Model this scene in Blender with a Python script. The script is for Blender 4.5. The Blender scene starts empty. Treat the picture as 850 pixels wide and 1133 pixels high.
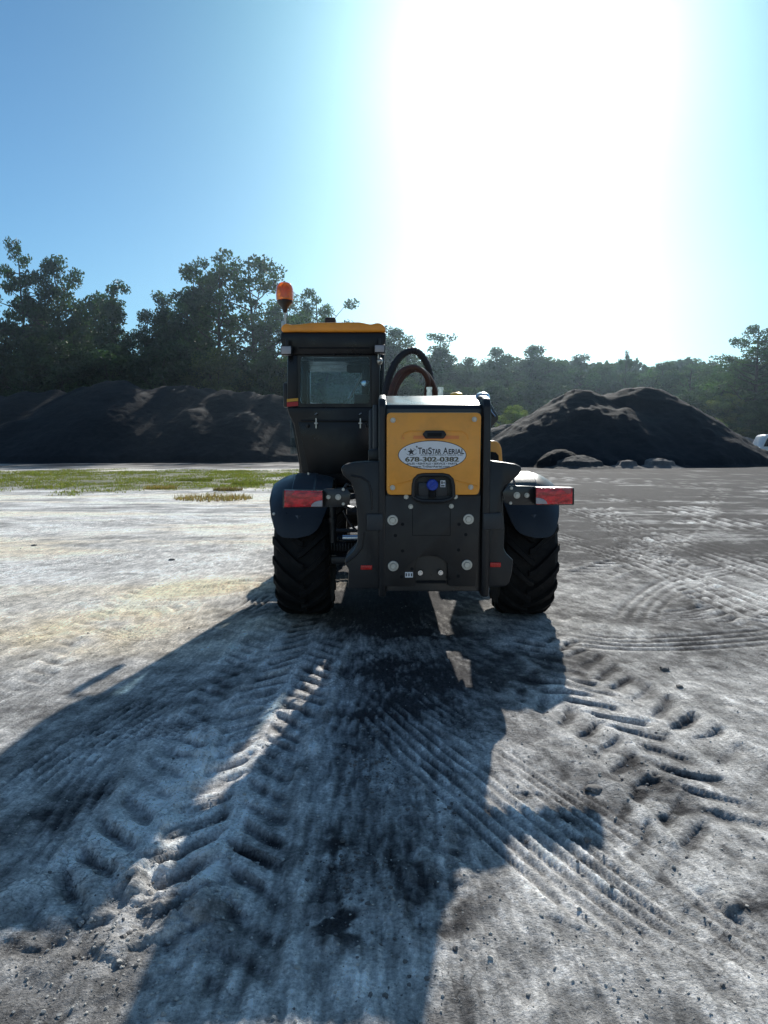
import bpy, bmesh, math, random
import numpy as np
from mathutils import Vector, Matrix
R = math.radians
random.seed(7)
scene = bpy.context.scene
C = scene.collection

# ------------------------------------------------------------ camera maths
F = 818.0; CH = 1.4; TH = math.atan(76.5/F); ct, st = math.cos(TH), math.sin(TH)
ROOT = Vector((0.25, 4.65, 0.0))
def ray(px, py):
    dx = px-425.0; dz = -(py-566.5)
    return Vector((dx, F*ct+dz*st, -F*st+dz*ct))
def at(px, py, Y):                       # point of a sight line at distance Y
    d = ray(px, py); t = Y/d.y
    return Vector((d.x*t, Y, CH+d.z*t))
def G(px, py):                           # ground point of a sight line
    d = ray(px, py); t = -CH/d.z
    return (d.x*t, d.y*t)
def L(px, py, v):                        # machine frame (u, w) at depth v
    p = at(px, py, ROOT.y+v)
    return (p.x-ROOT.x, p.z)
def Q(pts, v): return [L(x, y, v) for x, y in pts]

# ------------------------------------------------------------ materials
def nodes(name):
    m = bpy.data.materials.new(name); m.use_nodes = True
    nt = m.node_tree; b = nt.nodes['Principled BSDF']
    return m, nt, b
def N(nt, typ, **k):
    n = nt.nodes.new(typ)
    for a, v in k.items():
        if a in n.inputs: n.inputs[a].default_value = v
        else: setattr(n, a, v)
    return n
def mat(name, col, rough=.5, metal=0., var=.25, scale=6., bump=.0, bscale=60., rvar=.15, coat=0., dust=0., spec=None):
    m, nt, b = nodes(name); lk = nt.links.new
    tc = N(nt, 'ShaderNodeTexCoord')
    n1 = N(nt, 'ShaderNodeTexNoise'); n1.inputs['Scale'].default_value = scale; n1.inputs['Detail'].default_value = 6
    n1.inputs['Roughness'].default_value = .65
    lk(tc.outputs['Object'], n1.inputs['Vector'])
    r = N(nt, 'ShaderNodeMapRange'); r.inputs[1].default_value = .3; r.inputs[2].default_value = .7
    r.inputs[3].default_value = 1-var; r.inputs[4].default_value = 1+var
    lk(n1.outputs['Fac'], r.inputs[0])
    mx = N(nt, 'ShaderNodeVectorMath', operation='SCALE'); mx.inputs[0].default_value = col
    lk(r.outputs[0], mx.inputs['Scale'])
    out = mx.outputs[0]
    if dust > 0:
        n2 = N(nt, 'ShaderNodeTexNoise'); n2.inputs['Scale'].default_value = scale*.7; n2.inputs['Detail'].default_value = 8
        lk(tc.outputs['Object'], n2.inputs['Vector'])
        r2 = N(nt, 'ShaderNodeMapRange'); r2.inputs[1].default_value = .45; r2.inputs[2].default_value = .75
        r2.inputs[3].default_value = dust*.25; r2.inputs[4].default_value = dust
        lk(n2.outputs['Fac'], r2.inputs[0])
        mm = N(nt, 'ShaderNodeMix', data_type='RGBA'); mm.inputs[7].default_value = (.30, .28, .25, 1)
        lk(r2.outputs[0], mm.inputs[0]); lk(out, mm.inputs[6]); out = mm.outputs[2]
    lk(out, b.inputs['Base Color'])
    b.inputs['Metallic'].default_value = metal
    if coat: b.inputs['Coat Weight'].default_value = coat; b.inputs['Coat Roughness'].default_value = .15
    if spec is not None: b.inputs['Specular IOR Level'].default_value = spec
    rr = N(nt, 'ShaderNodeMapRange'); rr.inputs[1].default_value = .3; rr.inputs[2].default_value = .7
    rr.inputs[3].default_value = max(.02, rough-rvar*.5); rr.inputs[4].default_value = min(1, rough+rvar)
    lk(n1.outputs['Fac'], rr.inputs[0]); lk(rr.outputs[0], b.inputs['Roughness'])
    if bump:
        n3 = N(nt, 'ShaderNodeTexNoise'); n3.inputs['Scale'].default_value = bscale; n3.inputs['Detail'].default_value = 5
        lk(tc.outputs['Object'], n3.inputs['Vector'])
        bp = N(nt, 'ShaderNodeBump'); bp.inputs['Strength'].default_value = bump; bp.inputs['Distance'].default_value = .01
        lk(n3.outputs['Fac'], bp.inputs['Height']); lk(bp.outputs[0], b.inputs['Normal'])
    return m
M = {}
M['black'] = mat('black_paint', (.006, .0062, .0075), .30, 0, .2, 5, .03, 120, .15, coat=.35, dust=.03)
M['cabblack'] = mat('cab_black_paint', (.0045, .0045, .006), .30, 0, .25, 4, .04, 90, .2, dust=.02, spec=.4)
M['plastic'] = mat('grey_black_plastic', (.011, .0112, .013), .38, 0, .2, 6, .12, 300, .2, dust=.035)
M['plate'] = mat('plate_paint', (.014, .0115, .011), .42, 0, .2, 9, .05, 200, .2, dust=.05)
M['bluegrey'] = mat('mudguard_plastic', (.020, .024, .030), .36, 0, .2, 5, .1, 250, .2, dust=.05)
M['yellow'] = mat('machine_yellow', (1., .40, .045), .38, 0, .10, 7, .03, 150, .15, coat=.2, dust=.10)
M['orange'] = mat('cab_roof_orange', (1., .36, .035), .38, 0, .1, 7, .03, 150, .15, coat=.2)
M['rubber'] = mat('tyre_rubber', (.008, .008, .009), .75, 0, .35, 14, .3, 60, .15, dust=.05, spec=.25)
M['steel'] = mat('zinc_steel', (.55, .54, .50), .35, .9, .2, 30, .1, 200, .2)
M['chrome'] = mat('polished_steel', (.75, .75, .75), .18, 1., .1, 30, 0, 100, .1)
M['void'] = mat('dark_cavity', (.004, .004, .005), .8, 0, .1)
M['emboss'] = mat('emboss_plastic', (.06, .07, .085), .35)
M['hose'] = mat('hydraulic_hose', (.014, .014, .017), .5, 0, .3, 40, .3, 200, .2)
M['copper'] = mat('rust_red_hose', (.09, .035, .022), .5, 0, .3, 30, .2, 200, .2)
M['strip'] = mat('reflective_orange', (.85, .25, .06), .3, 0, .1)
M['redrefl'] = mat('red_reflector', (.55, .02, .015), .2, 0, .1, 100)
M['white'] = mat('sticker_white', (.84, .84, .86), .35, 0, .04, 10, 0)
M['ink'] = mat('sticker_ink', (.02, .02, .025), .4, 0, .1)
M['olive'] = mat('sticker_olive_ink', (.10, .09, .05), .4, 0, .1)
M['blue'] = mat('fuel_cap_blue', (.015, .06, .42), .35, 0, .15, 20)
M['seat'] = mat('seat_fabric', (.02, .02, .024), .8, 0, .3, 20, .2, 200)
M['bandy'] = mat('band_yellow', (.7, .35, .03), .4, 0, .1)
M['bandr'] = mat('band_red', (.45, .02, .02), .4, 0, .1)
M['amber'] = mat('amber_fitting', (.75, .42, .06), .3, .3, .1)

def lens(name, col, trans=.6, rough=.12, bumps=0):
    m, nt, b = nodes(name)
    b.inputs['Base Color'].default_value = (*col, 1); b.inputs['Roughness'].default_value = rough
    b.inputs['Transmission Weight'].default_value = trans; b.inputs['Coat Weight'].default_value = .6
    if bumps:
        tc = N(nt, 'ShaderNodeTexCoord'); w = N(nt, 'ShaderNodeTexVoronoi'); w.inputs['Scale'].default_value = bumps
        nt.links.new(tc.outputs['Object'], w.inputs['Vector'])
        bp = N(nt, 'ShaderNodeBump'); bp.inputs['Strength'].default_value = .5; bp.inputs['Distance'].default_value = .004
        nt.links.new(w.outputs['Distance'], bp.inputs['Height']); nt.links.new(bp.outputs[0], b.inputs['Normal'])
    return m
M['redlens'] = lens('red_lens', (.75, .010, .022), .10, .10, 90)
M['clearlens'] = lens('clear_lens', (.48, .46, .48), .2, .12, 70)
M['pinklens'] = lens('pale_red_lens', (.50, .10, .11), .2, .12, 70)
M['amberlens'] = lens('amber_lens', (.95, .22, .02), .55, .12, 60)
_nt = M['redlens'].node_tree; _b = _nt.nodes['Principled BSDF']
_tc = N(_nt, 'ShaderNodeTexCoord'); _mp = N(_nt, 'ShaderNodeMapping'); _mp.inputs['Scale'].default_value = (14, 1, 34)
_n = N(_nt, 'ShaderNodeTexNoise'); _n.inputs['Scale'].default_value = 1.2; _n.inputs['Detail'].default_value = 3
_r = N(_nt, 'ShaderNodeValToRGB'); _r.color_ramp.elements[0].position = .35; _r.color_ramp.elements[0].color = (.30, .003, .008, 1); _r.color_ramp.elements[1].position = .62; _r.color_ramp.elements[1].color = (1., .03, .04, 1)
_nt.links.new(_tc.outputs['Object'], _mp.inputs[0]); _nt.links.new(_mp.outputs[0], _n.inputs['Vector']); _nt.links.new(_n.outputs[0], _r.inputs[0]); _nt.links.new(_r.outputs[0], _b.inputs['Base Color'])
def glass():
    m = bpy.data.materials.new('tinted_cab_glass'); m.use_nodes = True; nt = m.node_tree; nt.nodes.clear()
    o = N(nt, 'ShaderNodeOutputMaterial'); t = N(nt, 'ShaderNodeBsdfTransparent'); t.inputs[0].default_value = (.80, .90, .95, 1)
    g = N(nt, 'ShaderNodeBsdfGlossy'); g.inputs['Roughness'].default_value = .03; g.inputs[0].default_value = (1, 1, 1, 1)
    fr = N(nt, 'ShaderNodeFresnel'); fr.inputs['IOR'].default_value = 1.6
    tc = N(nt, 'ShaderNodeTexCoord'); no = N(nt, 'ShaderNodeTexNoise'); no.inputs['Scale'].default_value = 5; no.inputs['Detail'].default_value = 6
    mp = N(nt, 'ShaderNodeMapping'); mp.inputs['Scale'].default_value = (5, 1, .8); nt.links.new(tc.outputs['Object'], mp.inputs[0]); nt.links.new(mp.outputs[0], no.inputs['Vector'])
    df = N(nt, 'ShaderNodeBsdfDiffuse'); df.inputs[0].default_value = (.35, .4, .42, 1)
    rp = N(nt, 'ShaderNodeMapRange'); rp.inputs[1].default_value = .42; rp.inputs[2].default_value = .68; rp.inputs[3].default_value = .0; rp.inputs[4].default_value = .006
    nt.links.new(no.outputs['Fac'], rp.inputs[0])
    m1 = N(nt, 'ShaderNodeMixShader'); m2 = N(nt, 'ShaderNodeMixShader')
    nt.links.new(rp.outputs[0], m1.inputs[0]); nt.links.new(t.outputs[0], m1.inputs[1]); nt.links.new(df.outputs[0], m1.inputs[2])
    fk = N(nt, 'ShaderNodeMath', operation='MULTIPLY'); fk.inputs[1].default_value = .30; nt.links.new(fr.outputs[0], fk.inputs[0]); nt.links.new(fk.outputs[0], m2.inputs[0]); nt.links.new(m1.outputs[0], m2.inputs[1]); nt.links.new(g.outputs[0], m2.inputs[2])
    nt.links.new(m2.outputs[0], o.inputs[0]); return m
M['glass'] = glass()

# ------------------------------------------------------------ mesh building
def link_mesh(name, me, mats, parent=None, smooth=True, angle=35, loc=None):
    if not isinstance(mats, (list, tuple)): mats = [mats]
    for m in mats: me.materials.append(m)
    if smooth:
        me.polygons.foreach_set('use_smooth', [True]*len(me.polygons))
        try: me.set_sharp_from_angle(angle=R(angle))
        except Exception: pass
    o = bpy.data.objects.new(name, me); C.objects.link(o)
    if parent: o.parent = parent
    return o
class MB:
    def __init__(s): s.bm = bmesh.new(); s.mi = 0
    def _set(s, faces):
        for f in faces: f.material_index = s.mi
        return faces
    def join(s, b2):
        me = bpy.data.meshes.new('t'); b2.to_mesh(me); b2.free()
        n0 = len(s.bm.faces); s.bm.from_mesh(me); bpy.data.meshes.remove(me)
        s.bm.faces.ensure_lookup_table()
        for f in s.bm.faces[n0:]: f.material_index = s.mi
    def box(s, c, d, bev=0, rot=None, seg=2):
        b = bmesh.new(); bmesh.ops.create_cube(b, size=1)
        bmesh.ops.scale(b, vec=d, verts=b.verts)
        if bev: bmesh.ops.bevel(b, geom=b.edges[:], offset=bev, segments=seg, affect='EDGES', profile=.5)
        if rot is not None: bmesh.ops.rotate(b, cent=(0, 0, 0), matrix=rot, verts=b.verts)
        bmesh.ops.translate(b, vec=c, verts=b.verts); s.join(b); return s
    def prism(s, uw, v0, v1, bev=0, axis='v', seg=2):
        b = bmesh.new()
        def P(a, c, k): return (a, k, c) if axis == 'v' else (k, a, c)
        A = [b.verts.new(P(a, c, v0)) for a, c in uw]; B = [b.verts.new(P(a, c, v1)) for a, c in uw]
        b.faces.new(A); b.faces.new(B[::-1]); n = len(A)
        for i in range(n): b.faces.new((A[i], B[i], B[(i+1) % n], A[(i+1) % n]))
        bmesh.ops.recalc_face_normals(b, faces=b.faces)
        if bev: bmesh.ops.bevel(b, geom=b.edges[:], offset=bev, segments=seg, affect='EDGES', profile=.5, clamp_overlap=True)
        s.join(b); return s
    def tube(s, pts, r, seg=10, closed=False, ribs=0):
        b = bmesh.new(); pts = [Vector(p) for p in pts]; n = len(pts); rings = []
        up = Vector((.03, .05, 1)).normalized()
        for i, p in enumerate(pts):
            d = (pts[(i+1) % n]-pts[i-1]) if closed else (pts[min(i+1, n-1)]-pts[max(i-1, 0)])
            d.normalize(); a = d.cross(up)
            if a.length < .05: a = d.cross(Vector((1, 0, 0)))
            a.normalize(); c = d.cross(a).normalized(); up = c if c.dot(up) >= 0 else -c
            a = d.cross(up).normalized()
            rr = (r[i] if isinstance(r, (list, tuple)) else r)
            if ribs and i % 2: rr *= 1-ribs
            rings.append([b.verts.new(p+(a*math.cos(q)+up*math.sin(q))*rr) for q in [2*math.pi*k/seg for k in range(seg)]])
        m = n if closed else n-1
        for i in range(m):
            A, B = rings[i], rings[(i+1) % n]
            for k in range(seg): b.faces.new((A[k], A[(k+1) % seg], B[(k+1) % seg], B[k]))
        if not closed: b.faces.new(rings[0][::-1]); b.faces.new(rings[-1])
        bmesh.ops.recalc_face_normals(b, faces=b.faces)
        s.join(b); return s
    def cyl(s, p0, p1, r, seg=16, r2=None): return s.tube([p0, p1], [r, r2 if r2 is not None else r], seg)
    def lathe(s, prof, origin, axis=(0, 0, 1), seg=24):
        b = bmesh.new(); q = Vector((0, 0, 1)).rotation_difference(Vector(axis)); rings = []
        for r, h in prof:
            rings.append([b.verts.new(Vector(origin)+q @ Vector((max(r, 1e-4)*math.cos(2*math.pi*k/seg), max(r, 1e-4)*math.sin(2*math.pi*k/seg), h))) for k in range(seg)])
        for A, B in zip(rings, rings[1:]):
            for k in range(seg): b.faces.new((A[k], A[(k+1) % seg], B[(k+1) % seg], B[k]))
        b.faces.new(rings[0][::-1]); b.faces.new(rings[-1])
        bmesh.ops.recalc_face_normals(b, faces=b.faces)
        s.join(b); return s
    def quad(s, pts): 
        b = bmesh.new(); b.faces.new([b.verts.new(p) for p in pts]); s.join(b); return s
    def build(s, name, mats, parent=None, smooth=True, angle=35):
        me = bpy.data.meshes.new(name); s.bm.to_mesh(me); s.bm.free()
        # origin at the middle of the part
        n = len(me.vertices); co = np.empty(n*3); me.vertices.foreach_get('co', co); co = co.reshape(-1, 3)
        c = (co.min(0)+co.max(0))/2; co -= c; me.vertices.foreach_set('co', co.ravel())
        o = link_mesh(name, me, mats, None, smooth, angle)
        wc = Vector(c)
        if parent is not None:
            o.parent = parent; off = Vector((0, 0, 0)); q = parent
            while q is not None and q is not MACH: off += q.location; q = q.parent
            wc = wc-off
        o.location = wc; return o
def tag(o, label=None, cat=None, group=None, kind=None):
    if label: o['label'] = label
    if cat: o['category'] = cat
    if group: o['group'] = group
    if kind: o['kind'] = kind
    return o
MACH = None

# ------------------------------------------------------------ numpy noise
def hsh(ix, iy, seed):
    h = (ix.astype(np.int64)*374761393 + iy.astype(np.int64)*668265263 + seed*974634777) & 0xffffffff
    h = ((h ^ (h >> 13))*1274126177) & 0xffffffff
    h = (h ^ (h >> 16)) & 0xffffffff
    return h/4294967295.0
def vn(x, y, seed=0):
    x = np.asarray(x, float); y = np.asarray(y, float)
    ix = np.floor(x); iy = np.floor(y); fx = x-ix; fy = y-iy
    fx = fx*fx*fx*(fx*(fx*6-15)+10); fy = fy*fy*fy*(fy*(fy*6-15)+10)
    a = hsh(ix, iy, seed); b = hsh(ix+1, iy, seed); c = hsh(ix, iy+1, seed); d = hsh(ix+1, iy+1, seed)
    return (a*(1-fx)+b*fx)*(1-fy)+(c*(1-fx)+d*fx)*fy*1.0
def fbm(x, y, octv=4, seed=0, gain=.5):
    s = 0; a = 1; t = 0
    for o in range(octv):
        cs, sn = math.cos(.6*o+.3), math.sin(.6*o+.3)
        X = (x*cs-y*sn)*2**o; Y = (x*sn+y*cs)*2**o
        s = s+a*(vn(X, Y, seed+o*17)-.5); t += a; a *= gain
    return s/t*2
def sstep(a, b, x):
    t = np.clip((x-a)/(b-a), 0, 1); return t*t*(3-2*t)
def poly_sd(x, y, pts):
    """arc length s and signed offset d to a polyline"""
    best = np.full(x.shape, 1e9); S = np.zeros(x.shape); D = np.zeros(x.shape); acc = 0
    n = len(pts)-1
    for i in range(n):
        (ax, ay), (bx, by) = pts[i], pts[i+1]; dx, dy = bx-ax, by-ay; l = math.hypot(dx, dy)
        t = ((x-ax)*dx+(y-ay)*dy)/(l*l)
        lo = 0 if i == 0 else 0; tc = np.clip(t, 0, 1)
        qx = ax+tc*dx; qy = ay+tc*dy; dist = np.hypot(x-qx, y-qy)
        sgn = np.sign((x-ax)*dy-(y-ay)*dx)
        m = dist < best
        best = np.where(m, dist, best); S = np.where(m, acc+tc*l, S); D = np.where(m, sgn*dist, D)
        acc += l
    return S, D, acc
def smooth_line(pts, n=10):
    out = []
    P = [pts[0]]+list(pts)+[pts[-1]]
    for i in range(1, len(P)-2):
        for k in range(n):
            t = k/n
            out.append(tuple(.5*((2*P[i][j])+(-P[i-1][j]+P[i+1][j])*t+(2*P[i-1][j]-5*P[i][j]+4*P[i+1][j]-P[i+2][j])*t*t+(-P[i-1][j]+3*P[i][j]-3*P[i+1][j]+P[i+2][j])*t**3) for j in (0, 1)))
    out.append(tuple(pts[-1])); return out

# ------------------------------------------------------------ ground
def geo_axis(lo, hi, step0, k, c=0.):
    out = [c]; x = c
    while x < hi: x += step0+k*abs(x-c); out.append(x)
    x = c; left = []
    while x > lo: x -= step0+k*abs(x-c); left.append(x)
    return np.array(left[::-1]+out)
xs = geo_axis(-420, 420, .0075, .0078)
ys = [1.2]
while ys[-1] < 900: ys.append(ys[-1]+max(.0075, ys[-1]**2/1400.))
y = 1.2; back = []
while y > -60: y -= .012+.06*abs(y-1.2); back.append(y)
ys = np.array(back[::-1]+ys)
XX, YY = np.meshgrid(xs, ys)

H = .018*fbm(XX*.45, YY*.45, 2, 3)+.006*fbm(XX*1.9, YY*1.9, 2, 5)
tone = np.zeros_like(XX); dark = np.zeros_like(XX)
def window(pts, pad):
    x0 = min(p[0] for p in pts)-pad; x1 = max(p[0] for p in pts)+pad; y0 = min(p[1] for p in pts)-pad; y1 = max(p[1] for p in pts)+pad
    i0, i1 = np.searchsorted(xs, [x0, x1]); j0, j1 = np.searchsorted(ys, [y0, y1])
    return (slice(int(j0), int(j1)+1), slice(int(i0), int(i1)+1))
NEAR = window([(-7, .6), (7, 15)], 0)
WX = np.zeros_like(XX); WY = np.zeros_like(XX); W2X = np.zeros_like(XX); W2Y = np.zeros_like(XX)
wide = window([(-30, 0), (30, 45)], 0)
X_, Y_ = XX[wide], YY[wide]
WX[wide] = .05*fbm(X_*2.2, Y_*2.2, 2, 41); WY[wide] = .05*fbm(X_*2.2, Y_*2.2, 2, 42)
X_, Y_ = XX[NEAR], YY[NEAR]
W2X[NEAR] = .022*fbm(X_*9, Y_*9, 2, 43); W2Y[NEAR] = .022*fbm(X_*9, Y_*9, 2, 44)
CR = np.zeros_like(XX)                   # broken crust mask
def near_relief():
    X, Y = XX[NEAR], YY[NEAR]
    fade = np.clip((15-Y)/6, 0, 1)*np.clip((7-np.abs(X))/2, 0, 1)
    X = X+.34*Y*sstep(-.6, .6, X)-.12*Y*(1-sstep(-.6, .6, X)); Y = Y*.52
    f1 = fbm(X*9, Y*9, 3, 9); f2 = fbm(X*4.2+.15*f1, Y*4.2, 3, 12); pat = fbm(X*.8+3, Y*.8, 2, 22); p2 = fbm(X*1.3, Y*1.3, 2, 25)
    step1 = sstep(.02, .07, f2); step2 = sstep(-.20, -.155, f2)          # little terraces with crisp lips
    f3 = fbm(X*15+.5*f2, Y*15, 3, 14); step3 = sstep(.08, .16, f3)
    rough = sstep(-.15, .30, pat)
    h = .0022*f1+.0025*f2+rough*(.0022*step1+.0028*step3+.0026*sstep(.0, .08, fbm(X*24+f2, Y*24, 2, 29)))+.0010*step3+.0028*fbm(X*32, Y*32, 2, 16)+.002*sstep(.05,.12,fbm(X*24+f1,Y*24,2,19))
    crack = 1-sstep(.0, .045, np.abs(fbm(X*6.5+.3*f1, Y*6.5, 2, 18)))
    h -= .0025*crack*sstep(-.05, .25, p2)
    H[NEAR] += h*fade; CR[NEAR] = rough*fade
    tone[NEAR] += fade*(.13*(step3-.3)+.13*rough*(step1-.5)+.20*fbm(X*20, Y*20, 2, 27)-.12*crack*sstep(-.05, .25, p2)+.10*f1)
near_relief()
def fields(pts, w, pad=.3):
    ln = smooth_line([G(*p) for p in pts], 6); sl = window(ln, w/2+pad)
    X, Y = XX[sl], YY[sl]; return ln, sl, X, Y
def lug(pts, w, pitch, amp, sharp=.25, berm=.02, seed=0, flip=1, slope=.9, tn=1.):
    ln, sl, X, Y = fields(pts, w)
    S, D, Lt = poly_sd(X+WX[sl]*.7+W2X[sl]*.9, Y+WY[sl]*.7+W2Y[sl]*.9, ln)
    a = np.abs(D); inside = 1-sstep(w*.5-.03, w*.5+.02, a+.03*fbm(X*6, Y*6, 2, 61+seed))
    ends = sstep(0, .4, S)*(1-sstep(Lt-.4, Lt, S))
    ph = (S+flip*a*slope)/pitch+np.where(D > 0, .5, 0)+.18*fbm(X*2.5, Y*2.5, 2, 64+seed)
    fr = ph-np.floor(ph)                                   # asymmetric print: steep lip, long ramp
    lugm = sstep(.0, .06, fr)*(1-sstep(.24, .52, fr))
    lugm = lugm*sstep(.01, .05, a)
    mod = np.clip(.75+1.0*fbm(X*1.5, Y*1.5, 2, 60+seed), .1, 1.3)*np.clip(.9+.6*fbm(X*5, Y*5, 2, 62+seed), .3, 1.3)
    bm_ = np.exp(-((a-(w*.5+.03))/.035)**2)*(.3+.9*vn(X*7, Y*7, 77+seed))
    H[sl] = H[sl]*(1-.6*ends*inside)+ends*(inside*mod*(-amp*lugm+amp*.3*(fr > .62))+berm*bm_)
    tone[sl] += tn*ends*(inside*mod*(.16*(1-lugm)-.14*lugm)+.16*bm_)
def ribs(pts, w, pitch, amp, seed=0, cross=0., tn=.12):
    ln, sl, X, Y = fields(pts, w, .15)
    S, D, Lt = poly_sd(X+WX[sl]*.2+W2X[sl]*.15, Y+WY[sl]*.2+W2Y[sl]*.15, ln)
    a = np.abs(D); inside = 1-sstep(w*.5-.03, w*.5+.01, a+.02*fbm(X*5, Y*5, 2, 63+seed)); ends = sstep(0, .4, S)*(1-sstep(Lt-.4, Lt, S))
    mod = np.clip(.7+1.1*fbm(X*1.7, Y*1.7, 3, 90+seed), .0, 1.15)
    g = np.clip(np.cos(2*np.pi*D/pitch)*1.6+.4*np.sin(D*61+seed), -1, 1)
    H[sl] = H[sl]*(1-.85*ends*inside*np.clip(mod, 0, 1))+ends*inside*mod*(amp*g-amp*.6)
    if cross: H[sl] += ends*inside*mod*cross*np.clip(np.cos(2*np.pi*(S+.5*D)/.045)*1.5, -1, 1)
    tone[sl] += ends*inside*mod*(tn*g+tn*.3)
def rough(pts, w, amp, seed, dk):
    ln, sl, X, Y = fields(pts, w*3)
    S, D, Lt = poly_sd(X+2*WX[sl]+W2X[sl], Y+2*WY[sl]+W2Y[sl], ln)
    m = np.exp(-(D/w)**2)*sstep(0, .2, S)*(1-sstep(Lt-.2, Lt, S))
    m = m*sstep(-.25, .35, fbm(X*2.3, Y*2.3, 3, 120+seed))
    f = fbm(X*8, Y*8, 3, 140+seed)
    H[sl] += m*amp*.62*(.8*fbm(X*17, Y*17, 3, 130+seed)+1.3*sstep(.0, .12, f)+.5*f)
    dark[sl] += dk*m*sstep(-.2, .3, fbm(X*11, Y*11, 3, 150+seed))
lug([(334, 676), (300, 712), (262, 770), (225, 840), (160, 940), (40, 1090)], .46, .17, .019, seed=1, berm=.012)
lug([(350, 700), (300, 800), (268, 880), (248, 960), (225, 1050), (190, 1180)], .44, .16, .018, seed=2, berm=.014, flip=-1)
lug([(590, 700), (650, 745), (730, 800), (800, 860), (900, 940)], .50, .21, .024, seed=3, berm=.014)
lug([(545, 742), (620, 775), (680, 812), (760, 880), (870, 990)], .44, .20, .018, seed=4, berm=.010, flip=-1)
lug([(560, 835), (620, 880), (700, 960), (790, 1090)], .40, .17, .010, seed=5, berm=.006)
lug([(20, 700), (120, 690), (240, 655), (330, 640)], .45, .2, .014, seed=6, berm=.01)
lug([(0, 770), (70, 700), (170, 640), (320, 600)], .40, .2, .012, seed=7, berm=.008)
lug([(640, 640), (720, 610), (780, 560), (800, 535)], .5, .22, .03, seed=8, berm=.02, tn=1.3)
lug([(850, 700), (760, 640), (700, 600), (660, 560)], .5, .22, .025, seed=9, berm=.02, tn=1.3)
ribs([(610, 704), (690, 712), (780, 710), (900, 700)], .50, .11, .006, seed=3, tn=.14)
ribs([(640, 668), (720, 682), (800, 676), (900, 640)], .4, .07, .006, seed=4, tn=.14)
ribs([(690, 715), (712, 670), (760, 640), (850, 622)], .4, .10, .006, seed=5, tn=.14)
ribs([(60, 850), (130, 815), (215, 800), (260, 790)], .30, .045, .008, seed=6, cross=.005)
ribs([(10, 900), (60, 850), (150, 790), (230, 745)], .32, .05, .007, seed=7, cross=.003)
ribs([(0, 1010), (60, 930), (100, 860), (140, 800)], .26, .05, .007, seed=17, cross=.004)
ribs([(95, 690), (160, 705), (240, 690), (300, 655)], .30, .06, .007, seed=8)
ribs([(-40, 640), (60, 625), (200, 612), (290, 600)], .8, .12, .010, seed=18, tn=.12)
ribs([(-40, 600), (90, 580), (250, 572)], 1.2, .18, .012, seed=19, tn=.12)
ribs([(300, 1133), (345, 950), (380, 830), (410, 760)], .30, .055, .004, seed=9, tn=.11)
ribs([(350, 1133), (385, 960), (405, 850)], .22, .04, .003, seed=10, tn=.08)
ribs([(620, 560), (720, 590), (850, 630), (900, 650)], .9, .16, .018, seed=12, tn=.24)
ribs([(640, 545), (740, 560), (860, 590)], 1.3, .26, .022, seed=13, tn=.24)
ribs([(590, 528), (700, 533), (860, 545)], 2.2, .5, .03, seed=22, tn=.28)
ribs([(600, 590), (720, 625), (880, 690)], .7, .13, .012, seed=23, tn=.18)
ribs([(400, 765), (470, 830), (560, 905), (680, 1000), (860, 1125)], .34, .058, .008, seed=1, tn=.12)
ribs([(420, 770), (560, 850), (660, 925), (760, 1000), (900, 1100)], .20, .05, .007, seed=2, tn=.11)
ribs([(380, 700), (480, 780), (600, 860), (720, 940), (850, 1020)], .16, .05, .005, seed=14, tn=.10)
rough([(405, 800), (415, 880), (390, 960), (365, 1060)], .09, .024, 1, 1.3)
rough([(455, 840), (500, 930), (470, 1040), (430, 1133)], .14, .014, 2, .5)
rough([(235, 790), (190, 900), (110, 1040)], .10, .018, 3, .2)
rough([(470, 690), (440, 760), (420, 820)], .30, .008, 4, .7)
rough([(640, 800), (720, 860), (800, 960), (840, 1040)], .12, .020, 5, .5)
rough([(330, 1133), (200, 1000), (60, 940)], .14, .022, 6, .0)
rough([(60, 1100), (130, 1040), (230, 970), (290, 860)], .13, .034, 7, .1)
rough([(90, 1133), (200, 960), (290, 800), (330, 720)], .22, .014, 8, .1)
rough([(0, 1133), (60, 1040), (150, 930), (230, 820)], .22, .012, 9, .1)
def blob(px, py, rx, ry, ang=0):
    gx, gy = G(px, py); ca, sa = math.cos(ang), math.sin(ang)
    dx = XX-gx; dy = YY-gy
    return np.exp(-(((dx*ca+dy*sa)/rx)**2+((-dx*sa+dy*ca)/ry)**2))
big = fbm(XX*.28, YY*.28, 3, 200); med = fbm(XX*1.3, YY*1.3, 4, 210); sm = fbm(XX*6, YY*6, 3, 220)
strk = fbm(XX*.22+YY*.03, YY*1.1, 4, 230)                       # long streaks across the yard
strk3 = fbm(XX*.6+YY*.1, YY*3.2, 3, 232)
cs_, sn_ = math.cos(.9), math.sin(.9)
strk2 = fbm((XX*cs_+YY*sn_)*1.2, (YY*cs_-XX*sn_)*14, 3, 240)    # fine scrape lines
edge = sstep(-.05, .10, med)-.5
t = .56+.20*med+.12*edge+.16*sm+.16*big+tone*1.15+.13*strk2
t += .12*sstep(-.01, .02, H)-.06
leftm = sstep(.5, -1.5, XX+.05*YY)
far = sstep(6, 14, YY)
t += far*(.34*sstep(-.15, .3, strk)+.45*strk3+.40*fbm(XX*2.2+YY*.3, YY*7, 3, 233)-.12)
t += .34*leftm*sstep(3, 7, YY)-.08*(1-leftm)-.16*(1-leftm)*sstep(3.6, 6, YY)
t -= .36*sstep(6, 12, YY)*(1-leftm)+.10*sstep(12, 25, YY)*(1-leftm)
t -= .55*blob(400, 670, .75, 1.0)+.38*blob(470, 745, .8, .35)+.40*blob(420, 640, 1.0, 1.6)+.25*blob(440, 800, .35, .5)
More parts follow.
